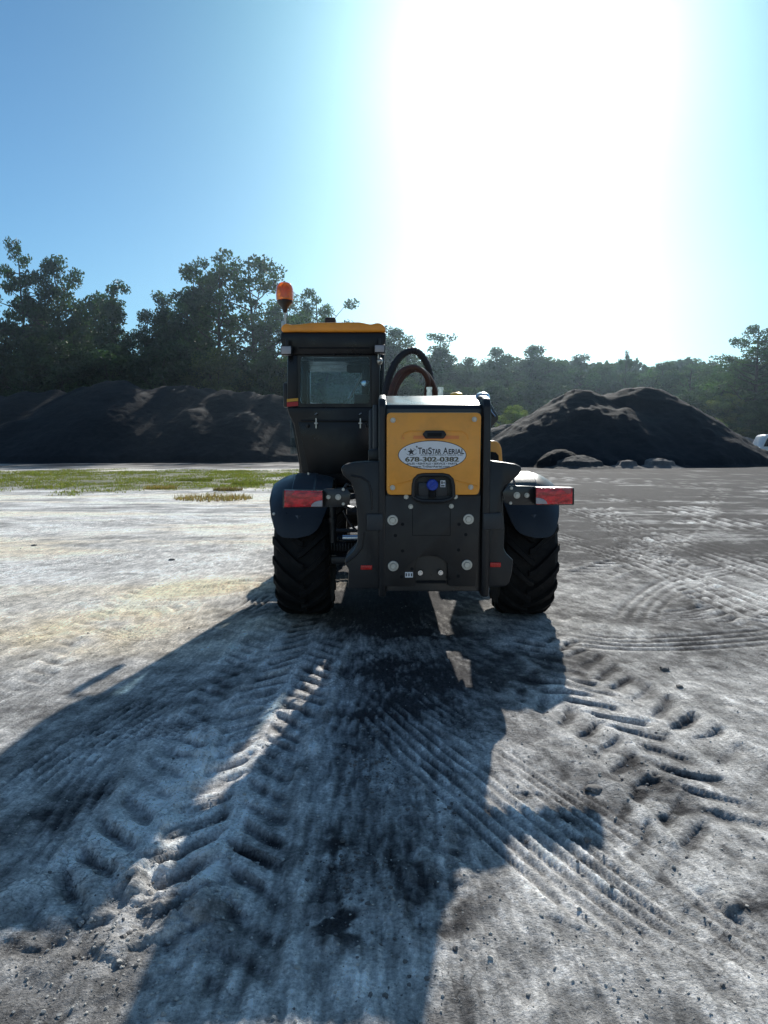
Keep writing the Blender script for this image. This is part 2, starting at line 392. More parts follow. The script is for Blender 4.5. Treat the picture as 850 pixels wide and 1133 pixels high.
t -= .45*blob(90, 900, .18, .25)+.25*blob(395, 880, .12, .5)+.2*blob(300, 900, .12, .8)
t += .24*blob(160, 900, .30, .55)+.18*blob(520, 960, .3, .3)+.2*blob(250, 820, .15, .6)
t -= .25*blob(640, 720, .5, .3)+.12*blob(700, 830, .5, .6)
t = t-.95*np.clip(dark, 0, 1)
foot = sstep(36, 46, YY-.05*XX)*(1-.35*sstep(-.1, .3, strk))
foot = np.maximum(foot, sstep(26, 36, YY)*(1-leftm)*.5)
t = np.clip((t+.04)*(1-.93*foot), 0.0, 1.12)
sand = np.clip(1.5*(blob(90, 690, 1.5, .5, .15)+blob(20, 715, 1.1, .4)+.8*blob(240, 650, 1.4, .5, .3))*(0.6+.9*med)+.4*blob(200, 600, 4, 1.2)*(.5+med)+.55*leftm*sstep(5, 9, YY)*sstep(-.1, .4, strk), 0, 1)*(1-foot)
base_l = np.array((.93, .89, .83)); base_d = np.array((.066, .062, .062)); base_s = np.array((1., .80, .50)); base_g = np.array((.13, .14, .07))
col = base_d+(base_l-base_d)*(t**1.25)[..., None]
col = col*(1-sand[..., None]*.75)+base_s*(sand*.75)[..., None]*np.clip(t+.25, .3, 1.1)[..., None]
gmask = sstep(.0, .35, np.exp(-((XX+11.5)/10.5)**4-((YY-29-.10*(XX+14))/9.5)**4)*.9+.5*fbm(XX*.5, YY*.35, 4, 260)-.35)
gmask = gmask*sstep(.5, -2.5, XX)*sstep(16, 20, YY)*(1-sstep(41, 46, YY))
col = col*(1-.8*gmask[..., None])+base_g*.8*gmask[..., None]
def grid_mesh(name, X, Y, Z, col=None):
    ny, nx = X.shape; n = nx*ny
    co = np.stack([X, Y, Z], -1).reshape(-1, 3).astype(np.float32)
    idx = np.arange(n).reshape(ny, nx)
    q = np.stack([idx[:-1, :-1], idx[:-1, 1:], idx[1:, 1:], idx[1:, :-1]], -1).reshape(-1, 4)
    me = bpy.data.meshes.new(name); me.vertices.add(n); me.vertices.foreach_set('co', co.ravel())
    nf = len(q); me.loops.add(nf*4); me.loops.foreach_set('vertex_index', q.ravel().astype(np.int32))
    me.polygons.add(nf); me.polygons.foreach_set('loop_start', np.arange(0, nf*4, 4, dtype=np.int32))
    try: me.polygons.foreach_set('loop_total', np.full(nf, 4, dtype=np.int32))
    except Exception: pass
    me.update(calc_edges=True)
    me.polygons.foreach_set('use_smooth', np.ones(nf, dtype=bool))
    if col is not None:
        a = me.color_attributes.new('tint', 'FLOAT_COLOR', 'POINT')
        c4 = np.ones((n, 4), np.float32); c4[:, :3] = np.clip(col.reshape(-1, 3), 0.005, 1); a.data.foreach_set('color', c4.ravel())
    return me
def ground_mat():
    m, nt, b = nodes('quarry_dust'); lk = nt.links.new
    at_ = N(nt, 'ShaderNodeAttribute'); at_.attribute_name = 'tint'
    geo = N(nt, 'ShaderNodeNewGeometry')
    def noise(sc, det=4, rough=.6):
        n = N(nt, 'ShaderNodeTexNoise'); n.inputs['Scale'].default_value = sc; n.inputs['Detail'].default_value = det; n.inputs['Roughness'].default_value = rough
        lk(geo.outputs['Position'], n.inputs['Vector']); return n
    n1 = noise(35, 6, .7); n2 = noise(7, 5, .6)
    r1 = N(nt, 'ShaderNodeMapRange'); r1.inputs[1].default_value = .3; r1.inputs[2].default_value = .7; r1.inputs[3].default_value = .68; r1.inputs[4].default_value = 1.34
    lk(n1.outputs[0], r1.inputs[0])
    r2 = N(nt, 'ShaderNodeMapRange'); r2.inputs[1].default_value = .3; r2.inputs[2].default_value = .7; r2.inputs[3].default_value = .8; r2.inputs[4].default_value = 1.16
    lk(n2.outputs[0], r2.inputs[0])
    mu = N(nt, 'ShaderNodeMath', operation='MULTIPLY'); lk(r1.outputs[0], mu.inputs[0]); lk(r2.outputs[0], mu.inputs[1])
    # sparse dark grit
    v = N(nt, 'ShaderNodeTexVoronoi'); v.inputs['Scale'].default_value = 42; lk(geo.outputs['Position'], v.inputs['Vector'])
    r3 = N(nt, 'ShaderNodeMapRange'); r3.inputs[1].default_value = .06; r3.inputs[2].default_value = .16; r3.inputs[3].default_value = .45; r3.inputs[4].default_value = 1
    lk(v.outputs['Distance'], r3.inputs[0])
    # crisp crumbly mottling
    n5 = noise(75, 10, .78)
    r5 = N(nt, 'ShaderNodeMapRange'); r5.inputs[1].default_value = .38; r5.inputs[2].default_value = .62; r5.inputs[3].default_value = .62; r5.inputs[4].default_value = 1.34
    lk(n5.outputs[0], r5.inputs[0])
    # stretched scrape marks
    mp = N(nt, 'ShaderNodeMapping'); mp.inputs['Rotation'].default_value = (0, 0, R(28)); mp.inputs['Scale'].default_value = (46, 5, 10); lk(geo.outputs['Position'], mp.inputs[0])
    n6 = N(nt, 'ShaderNodeTexNoise'); n6.inputs['Scale'].default_value = 1; n6.inputs['Detail'].default_value = 5; n6.inputs['Distortion'].default_value = .6; lk(mp.outputs[0], n6.inputs['Vector'])
    r6 = N(nt, 'ShaderNodeMapRange'); r6.inputs[1].default_value = .35; r6.inputs[2].default_value = .65; r6.inputs[3].default_value = .80; r6.inputs[4].default_value = 1.18
    lk(n6.outputs[0], r6.inputs[0])
    # dried cracks, patchy
    wv = N(nt, 'ShaderNodeVectorMath', operation='SCALE'); wv.inputs['Scale'].default_value = .10; lk(n2.outputs['Color'], wv.inputs[0])
    wa = N(nt, 'ShaderNodeVectorMath', operation='ADD'); lk(wv.outputs[0], wa.inputs[0]); lk(geo.outputs['Position'], wa.inputs[1])
    vc = N(nt, 'ShaderNodeTexVoronoi', feature='DISTANCE_TO_EDGE'); vc.inputs['Scale'].default_value = 15; lk(wa.outputs[0], vc.inputs['Vector'])
    rc_ = N(nt, 'ShaderNodeMapRange'); rc_.inputs[1].default_value = .008; rc_.inputs[2].default_value = .05; rc_.inputs[3].default_value = 1; rc_.inputs[4].default_value = 0; lk(vc.outputs['Distance'], rc_.inputs[0])
    n7 = noise(1.6, 4, .6); r7 = N(nt, 'ShaderNodeMapRange'); r7.inputs[1].default_value = .50; r7.inputs[2].default_value = .62; r7.inputs[4].default_value = .5; lk(n7.outputs[0], r7.inputs[0])
    cm = N(nt, 'ShaderNodeMath', operation='MULTIPLY'); lk(rc_.outputs[0], cm.inputs[0]); lk(r7.outputs[0], cm.inputs[1])
    ci = N(nt, 'ShaderNodeMath', operation='SUBTRACT'); ci.inputs[0].default_value = 1; lk(cm.outputs[0], ci.inputs[1])
    out_ = mu.outputs[0]
    for q_ in (r3, r5, r6, ci):
        mm_ = N(nt, 'ShaderNodeMath', operation='MULTIPLY'); lk(out_, mm_.inputs[0]); lk(q_.outputs[0], mm_.inputs[1]); out_ = mm_.outputs[0]
    class _o: outputs = [out_]
    mu2 = _o
    sc = N(nt, 'ShaderNodeVectorMath', operation='SCALE'); lk(at_.outputs['Color'], sc.inputs[0]); lk(mu2.outputs[0], sc.inputs['Scale'])
    lk(sc.outputs[0], b.inputs['Base Color']); b.inputs['Roughness'].default_value = .92
    b.inputs['Specular IOR Level'].default_value = .15
    b1 = N(nt, 'ShaderNodeBump'); b1.inputs['Strength'].default_value = .8; b1.inputs['Distance'].default_value = .014
    n3 = noise(30, 10, .80); lk(n3.outputs[0], b1.inputs['Height'])
    b2 = N(nt, 'ShaderNodeBump'); b2.inputs['Strength'].default_value = .85; b2.inputs['Distance'].default_value = .008
    n4 = noise(110, 4, .6); lk(n4.outputs[0], b2.inputs['Height']); lk(b1.outputs[0], b2.inputs['Normal'])
    lk(b2.outputs[0], b.inputs['Normal'])
    return m
# flatten lightly under the wheels
for wxp in (-.637, 1.10):
    for wyp in (6.09, 8.72):
        mk = np.exp(-((XX-wxp)/.32)**4-((YY-wyp)/.32)**4); H = H*(1-mk)-.004*mk
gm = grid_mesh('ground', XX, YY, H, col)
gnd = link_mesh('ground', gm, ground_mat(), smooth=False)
gm.polygons.foreach_set('use_smooth', np.ones(len(gm.polygons), dtype=bool))
tag(gnd, 'pale grey dusty yard ground churned by tyre tracks', kind='structure')
def gz(x, y):
    i = min(max(int(np.searchsorted(xs, x)), 1), len(xs)-1); j = min(max(int(np.searchsorted(ys, y)), 1), len(ys)-1)
    return float(H[j-1:j+1, i-1:i+1].mean())

# ------------------------------------------------------------ clods and stones
def blobmesh(rad, seed, flat=.6, sub=2):
    b = bmesh.new(); bmesh.ops.create_icosphere(b, subdivisions=sub, radius=rad); rg = random.Random(seed)
    o = Vector((rg.random()*9, rg.random()*9, rg.random()*9))
    from mathutils import noise as mn
    for v in b.verts:
        n = v.co.normalized(); v.co *= 1+.45*mn.noise(n*1.6+o)+.18*mn.noise(n*4+o); v.co.z *= flat
    return b
M['stone'] = mat('clod_earth', (.16, .15, .14), .85, 0, .35, 12, .5, 60)
def merge_scatter(name, placer, protos, mtl):
    V = []; Fc = []; off = 0
    for (p, s, rz, k) in placer:
        co, fa = protos[k]; c, sn = math.cos(rz), math.sin(rz)
        w = np.stack([co[:, 0]*c-co[:, 1]*sn, co[:, 0]*sn+co[:, 1]*c, co[:, 2]], -1)*s+np.array(p)
        V.append(w); Fc.append(fa+off); off += len(co)
    V = np.concatenate(V).astype(np.float32); Fc = np.concatenate(Fc).astype(np.int32)
    me = bpy.data.meshes.new(name); me.vertices.add(len(V)); me.vertices.foreach_set('co', V.ravel())
    k = Fc.shape[1]; me.loops.add(len(Fc)*k); me.loops.foreach_set('vertex_index', Fc.ravel())
    me.polygons.add(len(Fc)); me.polygons.foreach_set('loop_start', np.arange(0, len(Fc)*k, k, dtype=np.int32))
    try: me.polygons.foreach_set('loop_total', np.full(len(Fc), k, dtype=np.int32))
    except Exception: pass
    me.update(calc_edges=True)
    return link_mesh(name, me, mtl)
pr = []
for k in range(6):
    b = blobmesh(1, 30+k, .65, 1); b.verts.ensure_lookup_table(); b.verts.index_update()
    pr.append((np.array([v.co[:] for v in b.verts]), np.array([[v.index for v in f.verts] for f in b.faces]))); b.free()
rg = random.Random(11); pl = []
def rough_at(x, y): return float(fbm(np.array([x*.9+3]), np.array([y*.9]), 3, 22)[0])
for i in range(1100):
    Yp = 1.3+rg.random()**1.7*14; Xp = (rg.random()*2-1)*(.6+Yp*.62)
    if rough_at(Xp, Yp) < rg.uniform(-.3, .35): continue
    s = .002+.008*rg.random()**5
    pl.append(((Xp, Yp, gz(Xp, Yp)+s*.2), s, rg.random()*6.28, rg.randrange(6)))
for cx, cy, n, sp in ((410, 850, 160, .06), (390, 960, 180, .07), (418, 800, 60, .05), (480, 900, 50, .09), (440, 1060, 50, .12), (110, 1060, 40, .12)):
    gx, gy = G(cx, cy)
    for i in range(n):
        Xp = gx+rg.gauss(0, sp); Yp = gy+rg.gauss(0, sp*2); s = .002+.009*rg.random()**3
        pl.append(((Xp, Yp, gz(Xp, Yp)+s*.2), s, rg.random()*6.28, rg.randrange(6)))
grit = merge_scatter('grit', pl, pr, M['stone']); tag(grit, 'loose dark grit and crumbs of earth strewn over the dusty yard', 'grit', kind='stuff')
M['crumb'] = mat('pale_crumb_earth', (.50, .47, .42), .9, 0, .35, 12, .5, 60)
pl = []
for i in range(9000):
    Yp = 1.35+rg.random()**1.8*7; Xp = (rg.random()*2-1)*(.5+Yp*.60)
    if rough_at(Xp, Yp) < rg.uniform(-.7, .25): continue
    s = .0014+.0048*rg.random()**4
    pl.append(((Xp, Yp, gz(Xp, Yp)+s*.25), s, rg.random()*6.28, rg.randrange(6)))
for cx, cy, n, sp in ((250, 900, 300, .16), (180, 1020, 400, .18), (90, 1090, 250, .16), (290, 800, 200, .12), (700, 860, 160, .2), (600, 1050, 120, .2)):
    gx, gy = G(cx, cy)
    for i in range(n):
        Xp = gx+rg.gauss(0, sp); Yp = max(1.3, gy+rg.gauss(0, sp*1.6)); s = .0016+.0070*rg.random()**5
        pl.append(((Xp, Yp, gz(Xp, Yp)+s*.25), s, rg.random()*6.28, rg.randrange(6)))
crumbs = merge_scatter('crumbs', pl, pr, M['crumb']); tag(crumbs, 'pale crumbs of dried earth strewn along the tyre tracks', 'crumbs', kind='stuff')
def single_stone(px, py, r, label, seed, flat=.6, tone=None):
    x, y = G(px, py); b = blobmesh(r, seed, flat, 3); me = bpy.data.meshes.new('stone'); b.to_mesh(me); b.free()
    o = link_mesh('stone', me, tone or M['stone'], angle=60); o.location = (x, y, gz(x, y)+r*flat*.25); tag(o, label, 'stone')
single_stone(658, 873, .036, 'flat grey stone lying just past the shadow of the right tail light', 5, .45)
single_stone(752, 762, .022, 'small dark stone between the two right hand tyre tracks', 6, .5)
single_stone(735, 741, .03, 'low dark clod at the upper end of the right tyre track', 8, .4)
single_stone(190, 621, .035, 'flat dark clod alone on the pale ground left of the machine', 9, .4)
single_stone(38, 604, .035, 'dark clod near the left edge on the pale ground', 10, .45)
single_stone(650, 930, .014, 'pebble on the ribbed track below the tail light shadow', 12, .6)

# ------------------------------------------------------------ piles
def pile_mat(name, c1, c2, sc=1.2):
    m, nt, b = nodes(name); lk = nt.links.new
    geo = N(nt, 'ShaderNodeNewGeometry')
    n = N(nt, 'ShaderNodeTexNoise'); n.inputs['Scale'].default_value = sc; n.inputs['Detail'].default_value = 9; n.inputs['Roughness'].default_value = .7
    lk(geo.outputs['Position'], n.inputs['Vector'])
    n0 = N(nt, 'ShaderNodeTexNoise'); n0.inputs['Scale'].default_value = .16; n0.inputs['Detail'].default_value = 3
    lk(geo.outputs['Position'], n0.inputs['Vector'])
    ad = N(nt, 'ShaderNodeMath', operation='ADD'); lk(n.outputs[0], ad.inputs[0]); lk(n0.outputs[0], ad.inputs[1])
    r = N(nt, 'ShaderNodeMapRange'); r.inputs[1].default_value = .75; r.inputs[2].default_value = 1.3
    lk(ad.outputs[0], r.inputs[0])
    mx = N(nt, 'ShaderNodeMix', data_type='RGBA'); mx.inputs[6].default_value = (*c1, 1); mx.inputs[7].default_value = (*c2, 1)
    lk(r.outputs[0], mx.inputs[0]); lk(mx.outputs[2], b.inputs['Base Color']); b.inputs['Roughness'].default_value = .9
    b.inputs['Specular IOR Level'].default_value = .2
    bp = N(nt, 'ShaderNodeBump'); bp.inputs['Strength'].default_value = .6; bp.inputs['Distance'].default_value = .14
    lk(n.outputs[0], bp.inputs['Height']); lk(bp.outputs[0], b.inputs['Normal'])
    return m
PD = pile_mat('dark_millings', (.008, .010, .013), (.022, .024, .028), 2.6)
PR = pile_mat('dark_grey_millings', (.010, .013, .018), (.025, .029, .035), 2.6)
PG = pile_mat('pale_gravel', (.11, .105, .10), (.22, .21, .20), 2.5)
PG2 = pile_mat('grey_gravel', (.05, .05, .05), (.10, .096, .092), 6)
PB = pile_mat('black_soil', (.010, .010, .012), (.03, .03, .03), 2.5)
def pile(name, cones, mtl, label, cat='pile', res=.16, slope=.60, seed=0, rough=1., soft=.5, loc_kind=None, group=None):
    cs = []
    for px, py, Y, *r in cones:
        p = at(px, py, Y); cs.append((p.x, Y, max(p.z, .2), r[0] if r else 0.))
    x0 = min(c[0]-(c[2]+.8)/slope-c[3] for c in cs)-1; x1 = max(c[0]+(c[2]+.8)/slope+c[3] for c in cs)+1
    y0 = min(c[1]-(c[2]+.8)/slope-c[3] for c in cs)-1; y1 = max(c[1]+(c[2]+.8)/slope+c[3] for c in cs)+1
    X, Y = np.meshgrid(np.arange(x0, x1, res), np.arange(y0, y1, res))
    Wx = X+.8*rough*fbm(X*.3, Y*.3, 3, 300+seed)+.22*rough*fbm(X*1.1, Y*1.1, 3, 330+seed); Wy = Y+.8*rough*fbm(X*.3, Y*.3, 3, 310+seed)+.22*rough*fbm(X*1.1, Y*1.1, 3, 340+seed)
    Hh = np.full(X.shape, -1e9); acc = np.zeros(X.shape)
    for cx, cy, h, fl in cs:
        d = np.hypot(Wx-cx, Wy-cy); d = np.maximum(0, d-fl); d = np.sqrt(d*d+.5)-.70
        acc += np.exp((h-slope*d)/(soft*.45))
    Hh = np.log(acc+1e-12)*(soft*.45)
    ang = np.arctan2(X-cs[0][0], Y-cs[0][1])
    Hh += .05*fbm(X*4.5, Y*4.5, 2, 360+seed)+rough*(.13*fbm(X*.9, Y*.9, 4, 320+seed)+.10*fbm(X*3, Y*1.2, 3, 350+seed))
    Hh = np.where(Hh < .35, Hh*.7-.05, Hh); Hh = np.maximum(Hh, -.3)
    keep = Hh > -.25
    c = ((x0+x1)/2, (y0+y1)/2)
    me = grid_mesh(name, X-c[0], Y-c[1], Hh)
    bm = bmesh.new(); bm.from_mesh(me)
    dead = [f for f in bm.faces if all(v.co.z < -.24 for v in f.verts)]
    bmesh.ops.delete(bm, geom=dead, context='FACES')
    bm.to_mesh(me); bm.free()
    o = link_mesh(name, me, mtl, smooth=False); me.polygons.foreach_set('use_smooth', [True]*len(me.polygons))
    o.location = (c[0], c[1], 0); tag(o, label, cat, group); return o
pile('dirt_pile', [(-70, 417, 66), (-20, 431, 64), (30, 433, 65), (62, 431, 66), (95, 428, 64), (118, 422, 62), (134, 421, 62), (160, 431, 64), (185, 427, 63), (205, 426, 64), (228, 429, 66), (250, 431, 63), (275, 433, 64), (300, 436, 63), (325, 439, 64), (350, 447, 64),
      (70, 463, 58.5), (150, 450, 60), (215, 453, 59), (110, 475, 57), (20, 465, 57.5), (270, 457, 58.5), (-40, 460, 58)],
     PD, 'long dark millings pile behind the grass on the left', res=.2, seed=1, rough=.32)
pile('dirt_pile', [(-25, 411, 84), (5, 414, 84), (28, 430, 82)], PG, 'paler grey gravel pile showing over the left end of the dark pile', res=.3, seed=2)
pile('dirt_pile', [(636, 431, 50), (648, 434, 50), (662, 438, 51), (676, 439, 51), (694, 432, 51), (708, 429, 51), (722, 432, 51), (736, 439, 50), (750, 448, 49.5), (764, 458, 49), (772, 470, 48.5),
      (618, 447, 49), (604, 460, 48), (588, 474, 48), (572, 488, 47), (676, 436, 57), (690, 452, 47.5), (650, 452, 47.5), (740, 466, 47), (610, 478, 46)],
     PR, 'tall twin peaked dark millings pile to the right of the machine', res=.17, seed=3, slope=.70, rough=.75)
pile('dirt_pile', [(560, 470, 62), (580, 468, 62), (530, 474, 62), (500, 478, 60)], PR, 'low grey pile between the machine and the tall right hand pile', res=.25, seed=4)
pile('soil_heap', [(612, 496, 42.3)], PB, 'black soil heap at the foot of the twin peaked pile', res=.1, seed=5, slope=.8)
pile('gravel_heap', [(642, 504, 41.2)], PG2, 'widest pale gravel heap at the foot of the twin peaked pile', res=.08, seed=6, slope=.42, rough=.3, soft=.15)
pile('gravel_heap', [(691, 510, 41), (687, 512, 41)], PG, 'smaller middle gravel heap before the twin peaked pile', res=.08, seed=7, slope=.5, rough=.3, soft=.15)
pile('gravel_heap', [(725, 507, 42), (734, 510, 41.5)], PG, 'pointed pale gravel heap with rubble under the twin peaked pile', res=.08, seed=8, slope=.55, rough=.3, soft=.15)
pile('soil_heap', [(822, 486, 70), (812, 482, 71)], PG, 'rounded grey heap beyond the right end of the twin peaked pile', res=.15, seed=9, slope=.5)
pile('soil_heap', [(826, 497, 62, .4), (835, 499, 62, .3)], PB, 'low black heap beside the white van', res=.12, seed=10, slope=.5)

# ------------------------------------------------------------ trees
def leaf_mat(name, c, tr=.35):
    m = bpy.data.materials.new(name); m.use_nodes = True; nt = m.node_tree; nt.nodes.clear(); lk = nt.links.new
    o = N(nt, 'ShaderNodeOutputMaterial')
    a = N(nt, 'ShaderNodeAttribute'); a.attribute_name = 'tint'
    oi = N(nt, 'ShaderNodeObjectInfo')
    r = N(nt, 'ShaderNodeMapRange'); r.inputs[3].default_value = .75; r.inputs[4].default_value = 1.25; lk(oi.outputs['Random'], r.inputs[0])
    s1 = N(nt, 'ShaderNodeVectorMath', operation='MULTIPLY'); s1.inputs[1].default_value = c; lk(a.outputs['Color'], s1.inputs[0])
    s2 = N(nt, 'ShaderNodeVectorMath', operation='SCALE'); lk(s1.outputs[0], s2.inputs[0]); lk(r.outputs[0], s2.inputs['Scale'])
    d = N(nt, 'ShaderNodeBsdfDiffuse'); t_ = N(nt, 'ShaderNodeBsdfTranslucent'); g = N(nt, 'ShaderNodeBsdfGlossy'); g.inputs['Roughness'].default_value = .45
    lk(s2.outputs[0], d.inputs[0]); 
    s3 = N(nt, 'ShaderNodeVectorMath', operation='MULTIPLY'); s3.inputs[1].default_value = (1.5, 1.7, .6); lk(s2.outputs[0], s3.inputs[0]); lk(s3.outputs[0], t_.inputs[0])
    mx = N(nt, 'ShaderNodeMixShader'); mx.inputs[0].default_value = tr; lk(d.outputs[0], mx.inputs[1]); lk(t_.outputs[0], mx.inputs[2])
    m2 = N(nt, 'ShaderNodeMixShader'); m2.inputs[0].default_value = .05; lk(mx.outputs[0], m2.inputs[1]); lk(g.outputs[0], m2.inputs[2])
    lk(m2.outputs[0], o.inputs[0]); return m
LF = {'dark': leaf_mat('dark_leaves', (.032, .062, .026)), 'mid': leaf_mat('mid_green_leaves', (.044, .086, .034)), 'light': leaf_mat('yellow_green_leaves', (.11, .15, .045), .45)}
BARK = mat('bark', (.055, .045, .038), .9, 0, .35, 3, .8, 12)
def tree_proto(kind, seed):
    """unit tree about 1 m per unit with height 20; returns (trunk mesh, crown mesh)"""
    rg = random.Random(seed); segs = []; clumps = []
    Ht = 20.
    P = dict(pine=(.50, 2.6, 26, .35, .85, 60), oak=(.22, 6.0, 24, .50, 1.35, 150), airy=(.30, 5.2, 26, .75, 1.0, 64), column=(.10, 3.6, 34, .5, 1.35, 150), bush=(.02, 7.5, 26, .8, 1.7, 150), cone=(.22, 3.4, 36, .15, 1.05, 110))[kind]
    start, rad, nb, upa, cr, nl = P
    # trunk
    pts = [Vector((0, 0, -.5))]; lean = Vector((rg.uniform(-.05, .05), rg.uniform(-.05, .05), 1))
    nseg = 9
    for i in range(nseg):
        pts.append(pts[-1]+Vector((lean.x+rg.gauss(0, .05), lean.y+rg.gauss(0, .05), 1))*(Ht*.93/nseg))
    rt = .30 if kind not in ('bush',) else .16
    def rad_at(f): return rt*(1-f)**.8+.03
    segs.append((pts, [rad_at(i/nseg) for i in range(nseg+1)]))
    def tp(f):
        q = f*nseg; i = min(int(q), nseg-1); return pts[i].lerp(pts[i+1], q-i)
    def shape(f):                # crown radius along height fraction
        if kind == 'pine': return rad*(.45+.8*math.sin(math.pi*min(1, (f-start)/(1-start)*.9+.08)))
        if kind == 'cone': return rad*(1-(f-start)/(1-start))**.75+.4
        if kind == 'column': return rad*math.sin(math.pi*min(1, ((f-start)/(1-start))*.86+.12))**.6
        if kind == 'bush': return rad*math.sqrt(max(.05, 1-((f-start)/(1-start))**2))
        return rad*math.sin(math.pi*min(1, (f-start)/(1-start)*.80+.16))**.7
    for b in range(nb):
        f = start+(1-start)*((b+rg.random()*.8)/nb)*.97
        az = b*2.4+rg.uniform(-.5, .5); rr = shape(f)*rg.uniform(.6, 1.15)
        p0 = tp(f*.92); d = Vector((math.cos(az), math.sin(az), 0))
        up = upa*rg.uniform(.4, 1.2)*rr
        if kind == 'pine': up *= .5
        p1 = p0+d*rr*.5+Vector((0, 0, up*.35)); p2 = p0+d*rr+Vector((0, 0, up))
        segs.append(([p0, p1, p2], [rad_at(f)*.5+.02, rad_at(f)*.3+.02, .02]))
        k = max(2, int(rr*1.1))
        for j in range(k):
            q = (j+.6)/k; c = (p0.lerp(p1, q*2) if q < .5 else p1.lerp(p2, q*2-1))
            if q < .35 and kind in ('airy', 'pine') and rg.random() < .7: continue
            side = Vector((rg.gauss(0, 1), rg.gauss(0, 1), rg.gauss(0, .6)))*(.35+.35*rr/3)
            cc = c+side
            segs.append(([c, c.lerp(cc, .6)+Vector((0, 0, .1)), cc], [.05, .035, .015]))
            clumps.append((cc, cr*rg.uniform(.55, 1.15)))
        clumps.append((p2, cr*rg.uniform(.6, 1.1)))
    for q_ in range(5): clumps.append((pts[-1]+Vector((rg.gauss(0, .7), rg.gauss(0, .7), rg.uniform(-1.2, .3))), cr*.8))
    # leaves
    rn = np.random.RandomState(seed); Vs = []; Cs = []
    for c, r in clumps:
        n = int(1.75*nl*(r/cr)**2*rg.uniform(.7, 1.2)); 
        d = rn.normal(size=(n, 3)); d /= np.linalg.norm(d, axis=1)[:, None]; q = rn.random(n)**.45*r
        pos = np.array(c)+d*q[:, None]*np.array((1, 1, .72))
        a = rn.normal(size=(n, 3)); a /= np.linalg.norm(a, axis=1)[:, None]
        b2 = np.cross(a, rn.normal(size=(n, 3))); b2 /= np.linalg.norm(b2, axis=1)[:, None]
        s = (.10+.12*rn.random(n))[:, None]*(1.15 if kind in ('bush', 'column') else 1)
        quad = np.stack([pos-a*s, pos-b2*s*.55, pos+a*s, pos+b2*s*.55], 1)
        Vs.append(quad.reshape(-1, 3))
        sh = rg.uniform(.55, 1.35); warm = rg.uniform(.9, 1.15)
        cc = (sh*(.8+.4*rn.random(n)))[:, None]*np.array((warm, 1, .95)); Cs.append(np.repeat(cc, 4, 0))
    V = np.concatenate(Vs).astype(np.float32); Cc = np.concatenate(Cs); n = len(V)
    me = bpy.data.meshes.new('crown'); me.vertices.add(n); me.vertices.foreach_set('co', V.ravel())
    me.loops.add(n); me.loops.foreach_set('vertex_index', np.arange(n, dtype=np.int32))
    me.polygons.add(n//4); me.polygons.foreach_set('loop_start', np.arange(0, n, 4, dtype=np.int32))
    try: me.polygons.foreach_set('loop_total', np.full(n//4, 4, dtype=np.int32))
    except Exception: pass
    me.update(calc_edges=True)
    a = me.color_attributes.new('tint', 'FLOAT_COLOR', 'POINT'); c4 = np.ones((n, 4), np.float32); c4[:, :3] = Cc; a.data.foreach_set('color', c4.ravel())
    mb = MB()
    for p, r in segs: mb.tube(p, r, 6 if len(p) > 4 else 4)
    tm = bpy.data.meshes.new('trunk'); mb.bm.to_mesh(tm); mb.bm.free()
    tm.materials.append(BARK); tm.polygons.foreach_set('use_smooth', [True]*len(tm.polygons))
    top = float(np.percentile(V[:, 2], 99.6))
    return tm, me, top
PROTO = {}
for kind, n in (('pine', 2), ('oak', 3), ('airy', 3), ('column', 3), ('bush', 3), ('cone', 2)):
    for i in range(n): PROTO[kind, i] = tree_proto(kind, 100+len(PROTO)*7)
CROWN = {}
tcount = 0
def tree(kind, i, px, py, Y, wid, leaf, label, cat='tree', name=None, group=None):
    global tcount; tcount += 1
    tm, cm, top = PROTO[kind, i]; p = at(px, py, Y); s = p.z/top
    o = bpy.data.objects.new(name or {'pine': 'pine_tree', 'cone': 'conifer_tree', 'bush': 'bush'}.get(kind, 'broadleaf_tree'), None); C.objects.link(o)
    o.location = (p.x, Y, 0); o.rotation_euler = (0, 0, tcount*1.9); o.scale = (s*wid, s*wid, s); o.empty_display_size = .5
    key = (kind, i, leaf)
    if key not in CROWN:
        c = cm if leaf not in [k[2] for k in CROWN if k[:2] == (kind, i)] and not any(k[:2] == (kind, i) for k in CROWN) else cm.copy()
        c.materials.clear(); c.materials.append(LF[leaf]); CROWN[key] = c
    t_ = bpy.data.objects.new('trunk', tm); C.objects.link(t_); t_.parent = o
    c_ = bpy.data.objects.new('crown', CROWN[key]); C.objects.link(c_); c_.parent = o
    tag(o, label, cat, group or 'trees of the wood behind the piles'); return o
